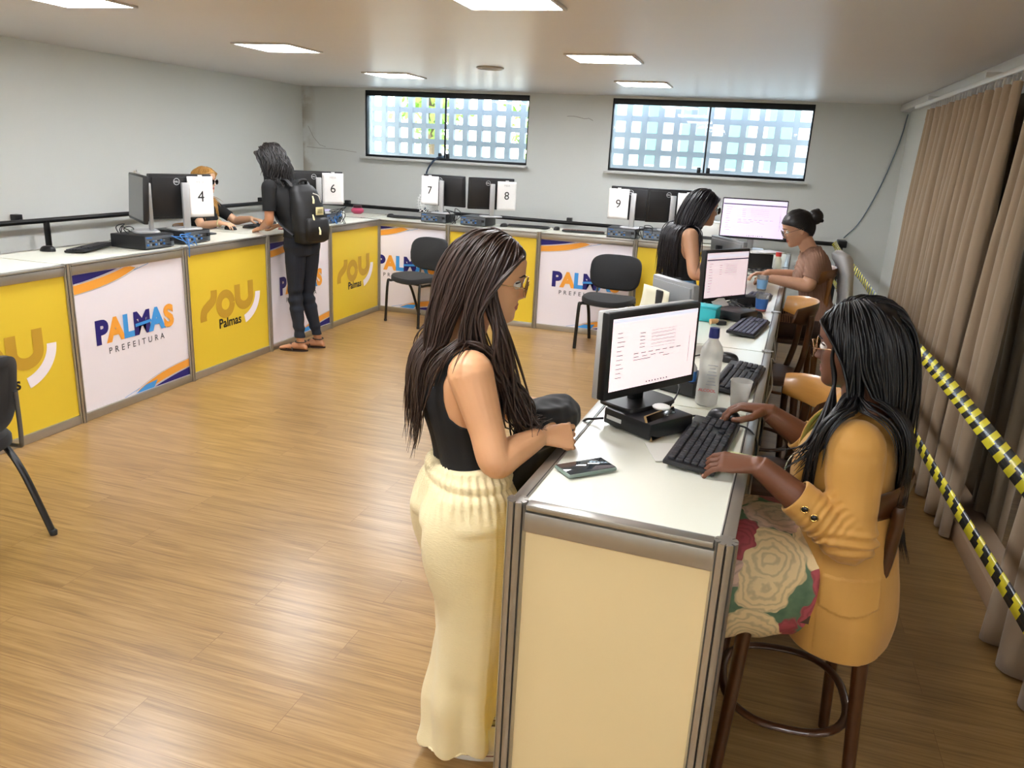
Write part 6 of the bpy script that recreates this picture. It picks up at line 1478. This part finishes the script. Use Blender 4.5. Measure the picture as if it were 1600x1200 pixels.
for h, k, a in ((hpR, knR, anR), (hpL, knL, anL)): add_leg(mb, h, k, a)
add_hand(mb, wrR, (0.98, -0.10, -0.15), (0, 0, 1), False, (25, 30, 20), 0.95); add_hand(mb, wrL, (0.9, 0.1, -0.18), (0, 0, 1), True, (25, 30, 20), 0.95)
bodyE = fuse(mb, 0.0045, 2); body_object(bodyE, skin('skin_tan', '#c99a78'), E_); set_lips(bodyE, hd, mat('lips_rose', '#a8584c', 0.4)); face_parts(hd, E_, '#1b1512', glasses='#2a2a2e')
hands_bare((elL, wrL), (elR, wrR))
def topE(P):
    c = axis_at(P, PE); lat = np.abs((P[:, :2]-c)@R_[:2]); z = P[:, 2]; t1, d1 = seg_t(P, shL, elL); t2, d2 = seg_t(P, shR, elR)
    arm = (lat > 0.118)&(((d1 < 0.062)&(t1 > 0.02))|((d2 < 0.062)&(t2 > 0.02)))|(seg_t(P, elL, wrL)[1] < 0.055)|(seg_t(P, elR, wrR)[1] < 0.055)|(lat > 0.16)&(z > 1.12)
    return (z > 1.02)&(z < 1.36)&~arm&(lat < 0.135)
garment(bodyE, topE, 0.005, 'top', CLB, E_, 0.003, 8)
noarm = lambda P: (seg_t(P, elL, wrL)[1] > 0.075)&(seg_t(P, elR, wrR)[1] > 0.075)&(seg_t(P, shR, elR)[1] > 0.07)&(seg_t(P, shL, elL)[1] > 0.07)
garment(bodyE, lambda P: (P[:, 2] > 0.10)&(P[:, 2] < 1.02)&noarm(P), 0.009, 'jeans', mat('light_denim', '#6b93bd', 0.8, noise=0.25, nscale=8, bump=0.1, bscale=500), E_, 0.003, 8, shift=lambda P, N_: N_*(0.004*vnoise(P, 30, 5))[:, None])
garment(bodyE, lambda P: (P[:, 2] > 1.005)&(P[:, 2] < 1.035)&noarm(P), 0.013, 'belt', mat('belt_black', '#161617', 0.4), E_, 0.004, 8)
for an in (anR, anL):
    m = MB(); add_foot(m, an, F, 0.24, 0.006, 0.0, 0.004); sh = fuse(m, 0.005, 3); o = bpy.data.objects.new('shoe', mesh_np('shoe', arrays(sh)[0], arrays(sh)[2], mat('shoe_black', '#1a1a1c', 0.5))); COL.objects.link(o); o.parent = E_
colE = base_colliders(PE, shL, shR, [(shL, elL, 0.062, 0.05), (shR, elR, 0.062, 0.05)])
hair_strands(hd, colE, 800, 0.60, hairmat('hair_blue_black', '#17141a', 0.28, 0.35), E_, 15, 0.0, 0.55, 0.002, 20, 0.004, (0.004, 0.022), 0.2, tuck=lambda q, s_: (-hd.F*0.5-hd.L*s_*0.35)*np.clip((q[0]+0.10)/0.06, 0, 1) if q[2] < 0.07 else V3((0, 0, 0)), jitter=0.04)
settle(E_)
t = thing('pouch', 'pink pouch at the desk edge beside the woman in the black top', 'pouch', (-0.215, 5.03, 1.0)); 
MB().box((0, 0, 0.045), (0.05, 0.12, 0.09), bev=0.018, seg=3).build('body', mat('pink_cloth', '#d67aa8', 0.6), t); MB().tube([(0, -0.055, 0.085), (0, 0.055, 0.085)], 0.004, 8).build('zipper', mat('zip_pink', '#a34f7d', 0.5), t)

# ============ seated woman with a bun at the far desk
G = person('woman with a hair bun and tan ribbed top seated at the far desk', (0.42, 5.7))
F = unit((-0.975, -0.10, 0)); R_ = RV(F)
PF = [V3((0.455, 5.70, 0.72)), V3((0.450, 5.70, 0.925)), V3((0.415, 5.70, 1.105)), V3((0.375, 5.70, 1.255))]
hd = Head((0.315, 5.685, 1.285), (-0.97, -0.14), 24)
shL, shR = V3((0.405, 5.545, 1.19)), V3((0.375, 5.86, 1.19)); elL, wrL = V3((0.375, 5.465, 1.035)), V3((0.135, 5.52, 1.052)); elR, wrR = V3((0.33, 5.94, 1.03)), V3((0.115, 5.80, 1.052))
hpL, hpR = PF[0]-R_*0.09+V3((0, 0, 0.03)), PF[0]+R_*0.09+V3((0, 0, 0.03)); knL, knR = V3((0.03, 5.60, 0.70)), V3((0.03, 5.82, 0.70)); anL, anR = V3((0.06, 5.6, 0.315)), V3((0.06, 5.82, 0.315))
mb = MB(); add_torso(mb, PF, F, F, 1.04, bust=1.05); mb.tube([PF[3]-V3((0, 0, 0.03)), hd.w((-0.016, 0, 0.03))], [0.055, 0.051], 20); add_head(mb, hd)
for s, e, w_ in ((shL, elL, wrL), (shR, elR, wrR)): add_arm(mb, s, e, w_, 1.04)
for h, k, a in ((hpR, knR, anR), (hpL, knL, anL)): add_leg(mb, h, k, a); add_foot(mb, a, (-1, 0), 0.235, 0, 0, 0.28)
add_hand(mb, wrL, (-0.95, 0.3, -0.12), (0, -0.5, 0.85), True, (45, 45, 30), 1.0, 0.4); add_hand(mb, wrR, (-0.95, -0.3, -0.1), (0, 0.2, 1), False, (22, 26, 16), 1.0)
bodyF = fuse(mb, 0.0045, 2); body_object(bodyF, skin('skin_beige', '#cf9f80'), G); set_lips(bodyF, hd, mat('lips_rose', '#a8584c', 0.4)); face_parts(hd, G, '#1f1714', glasses='#b9b0a8')
hands_bare((elL, wrL), (elR, wrR))
RIB = mat('tan_rib_knit', '#94705c', 0.8, noise=0.05, nscale=8)
def shirtF(P):
    z = P[:, 2]; t1, d1 = seg_t(P, shL, elL); t2, d2 = seg_t(P, shR, elR); c = axis_at(P, PF); lat = np.abs((P[:, :2]-c)@R_[:2])
    return (z > 0.76)&(z < 1.275)&(seg_t(P, elL, wrL)[1] > 0.056)&(seg_t(P, elR, wrR)[1] > 0.056)&~((d1 < 0.058)&(t1 > 0.85)&(lat > 0.1))&~((d2 < 0.058)&(t2 > 0.85)&(lat > 0.1))&(np.linalg.norm(P-hd.w((0.02, 0, 0.05)), axis=1) > 0.10)
garment(bodyF, shirtF, 0.007, 'ribbed_top', RIB, G, 0.003, 8, shift=lambda P, N_: N_*(0.0018*np.sin(((P[:, :2]-axis_at(P, PF))@F[:2])*420)+0.004*vnoise(P, 20, 4))[:, None])
garment(bodyF, lambda P: (P[:, 2] > 0.36)&(P[:, 2] < 0.80)&(seg_t(P, elL, wrL)[1] > 0.08), 0.008, 'trousers', mat('brown_trousers', '#4b3a34', 0.8), G, 0.003, 6)
colF = base_colliders(PF, shL, shR)
hm = hairmat('hair_dark', '#1a1718', 0.3, 0.3); mb = MB()
for j in range(90):   # hair combed back tight to the bun
    az = (j/90)*2*PI; a = abs((az+PI) % (2*PI)-PI); z0 = np.interp(a, [0, 0.6, 1.0, 1.35, 1.7, 2.2, PI], [0.180, 0.174, 0.158, 0.13, 0.095, 0.05, 0.04])
    p0 = head_pt(az, z0, 0.002); e = V3((-0.104, 0, 0.135)); pts = []
    for t_ in np.linspace(0, 1, 14):
        q = p0*(1-t_)+e*t_; dv = (q-V3((-0.004, 0, 0.118)))/V3((0.102, 0.080, 0.112)); l = np.linalg.norm(dv); q = V3((-0.004, 0, 0.118))+dv/l*V3((0.102, 0.080, 0.112))*1.03; pts.append(hd.w(q if l > 0.02 else p0))
    mb.tube(pts, 0.0068, 6, flat=0.7)
cap_r = []
for j in range(12):
    cap_r.append([hd.w(head_pt(2*PI*i/40, np.interp(abs((2*PI*i/40+PI) % (2*PI)-PI), [0, 1.0, 1.7, PI], [0.178, 0.158, 0.10, 0.045])*(1-j/11)+0.2255*j/11, 0.006)) for i in range(40)])
mb.loft(cap_r)
for k in range(9):
    ph = k*0.7; c = hd.w((-0.128, 0, 0.142)); mb.tube([c+hd.A@V3((0.024*math.cos(q*2+ph), 0.034*math.cos(q+ph), 0.036*math.sin(q+ph*0.5))) for q in np.linspace(0, 2*PI, 26, endpoint=False)], 0.011, 8, closed=True)
mb.ell(hd.w((-0.122, 0, 0.142)), (0.052, 0.050, 0.052)); mb.build('hair', hm, G, auto=180)
settle(G)
# pale jacket hanging over the back of her stool
t = thing('jacket', 'pale grey jacket hanging over the stool behind the woman with the bun', 'jacket', (0.60, 5.72, 0.55)); off = V3(t.location); rings = []
for z, x, a, b in ((0.52, .655, .035, .19), (0.53, .655, .045, .20), (0.75, .645, .045, .21), (0.95, .635, .045, .215), (1.12, .615, .05, .20), (1.20, .585, .065, .18), (1.235, .57, .055, .16), (1.245, .57, .02, .12)):
    rings.append([V3((x+a*math.cos(q), 5.73+b*math.sin(q), z)) for q in np.linspace(0, 2*PI, 36, endpoint=False)])
NOHAND.clear(); jm = fuse(MB().loft(rings), 0.007, 3); o = garment(jm, lambda P: P[:, 2] > -9, 0, 'cloth', mat('pale_grey_cloth', '#cfd0cf', 0.75), t, 0.003, 0, shift=lambda P, N_: N_*(0.012*vnoise(P*V3((1, 1, 0.3)), 26, 4))[:, None]); o.location = -off
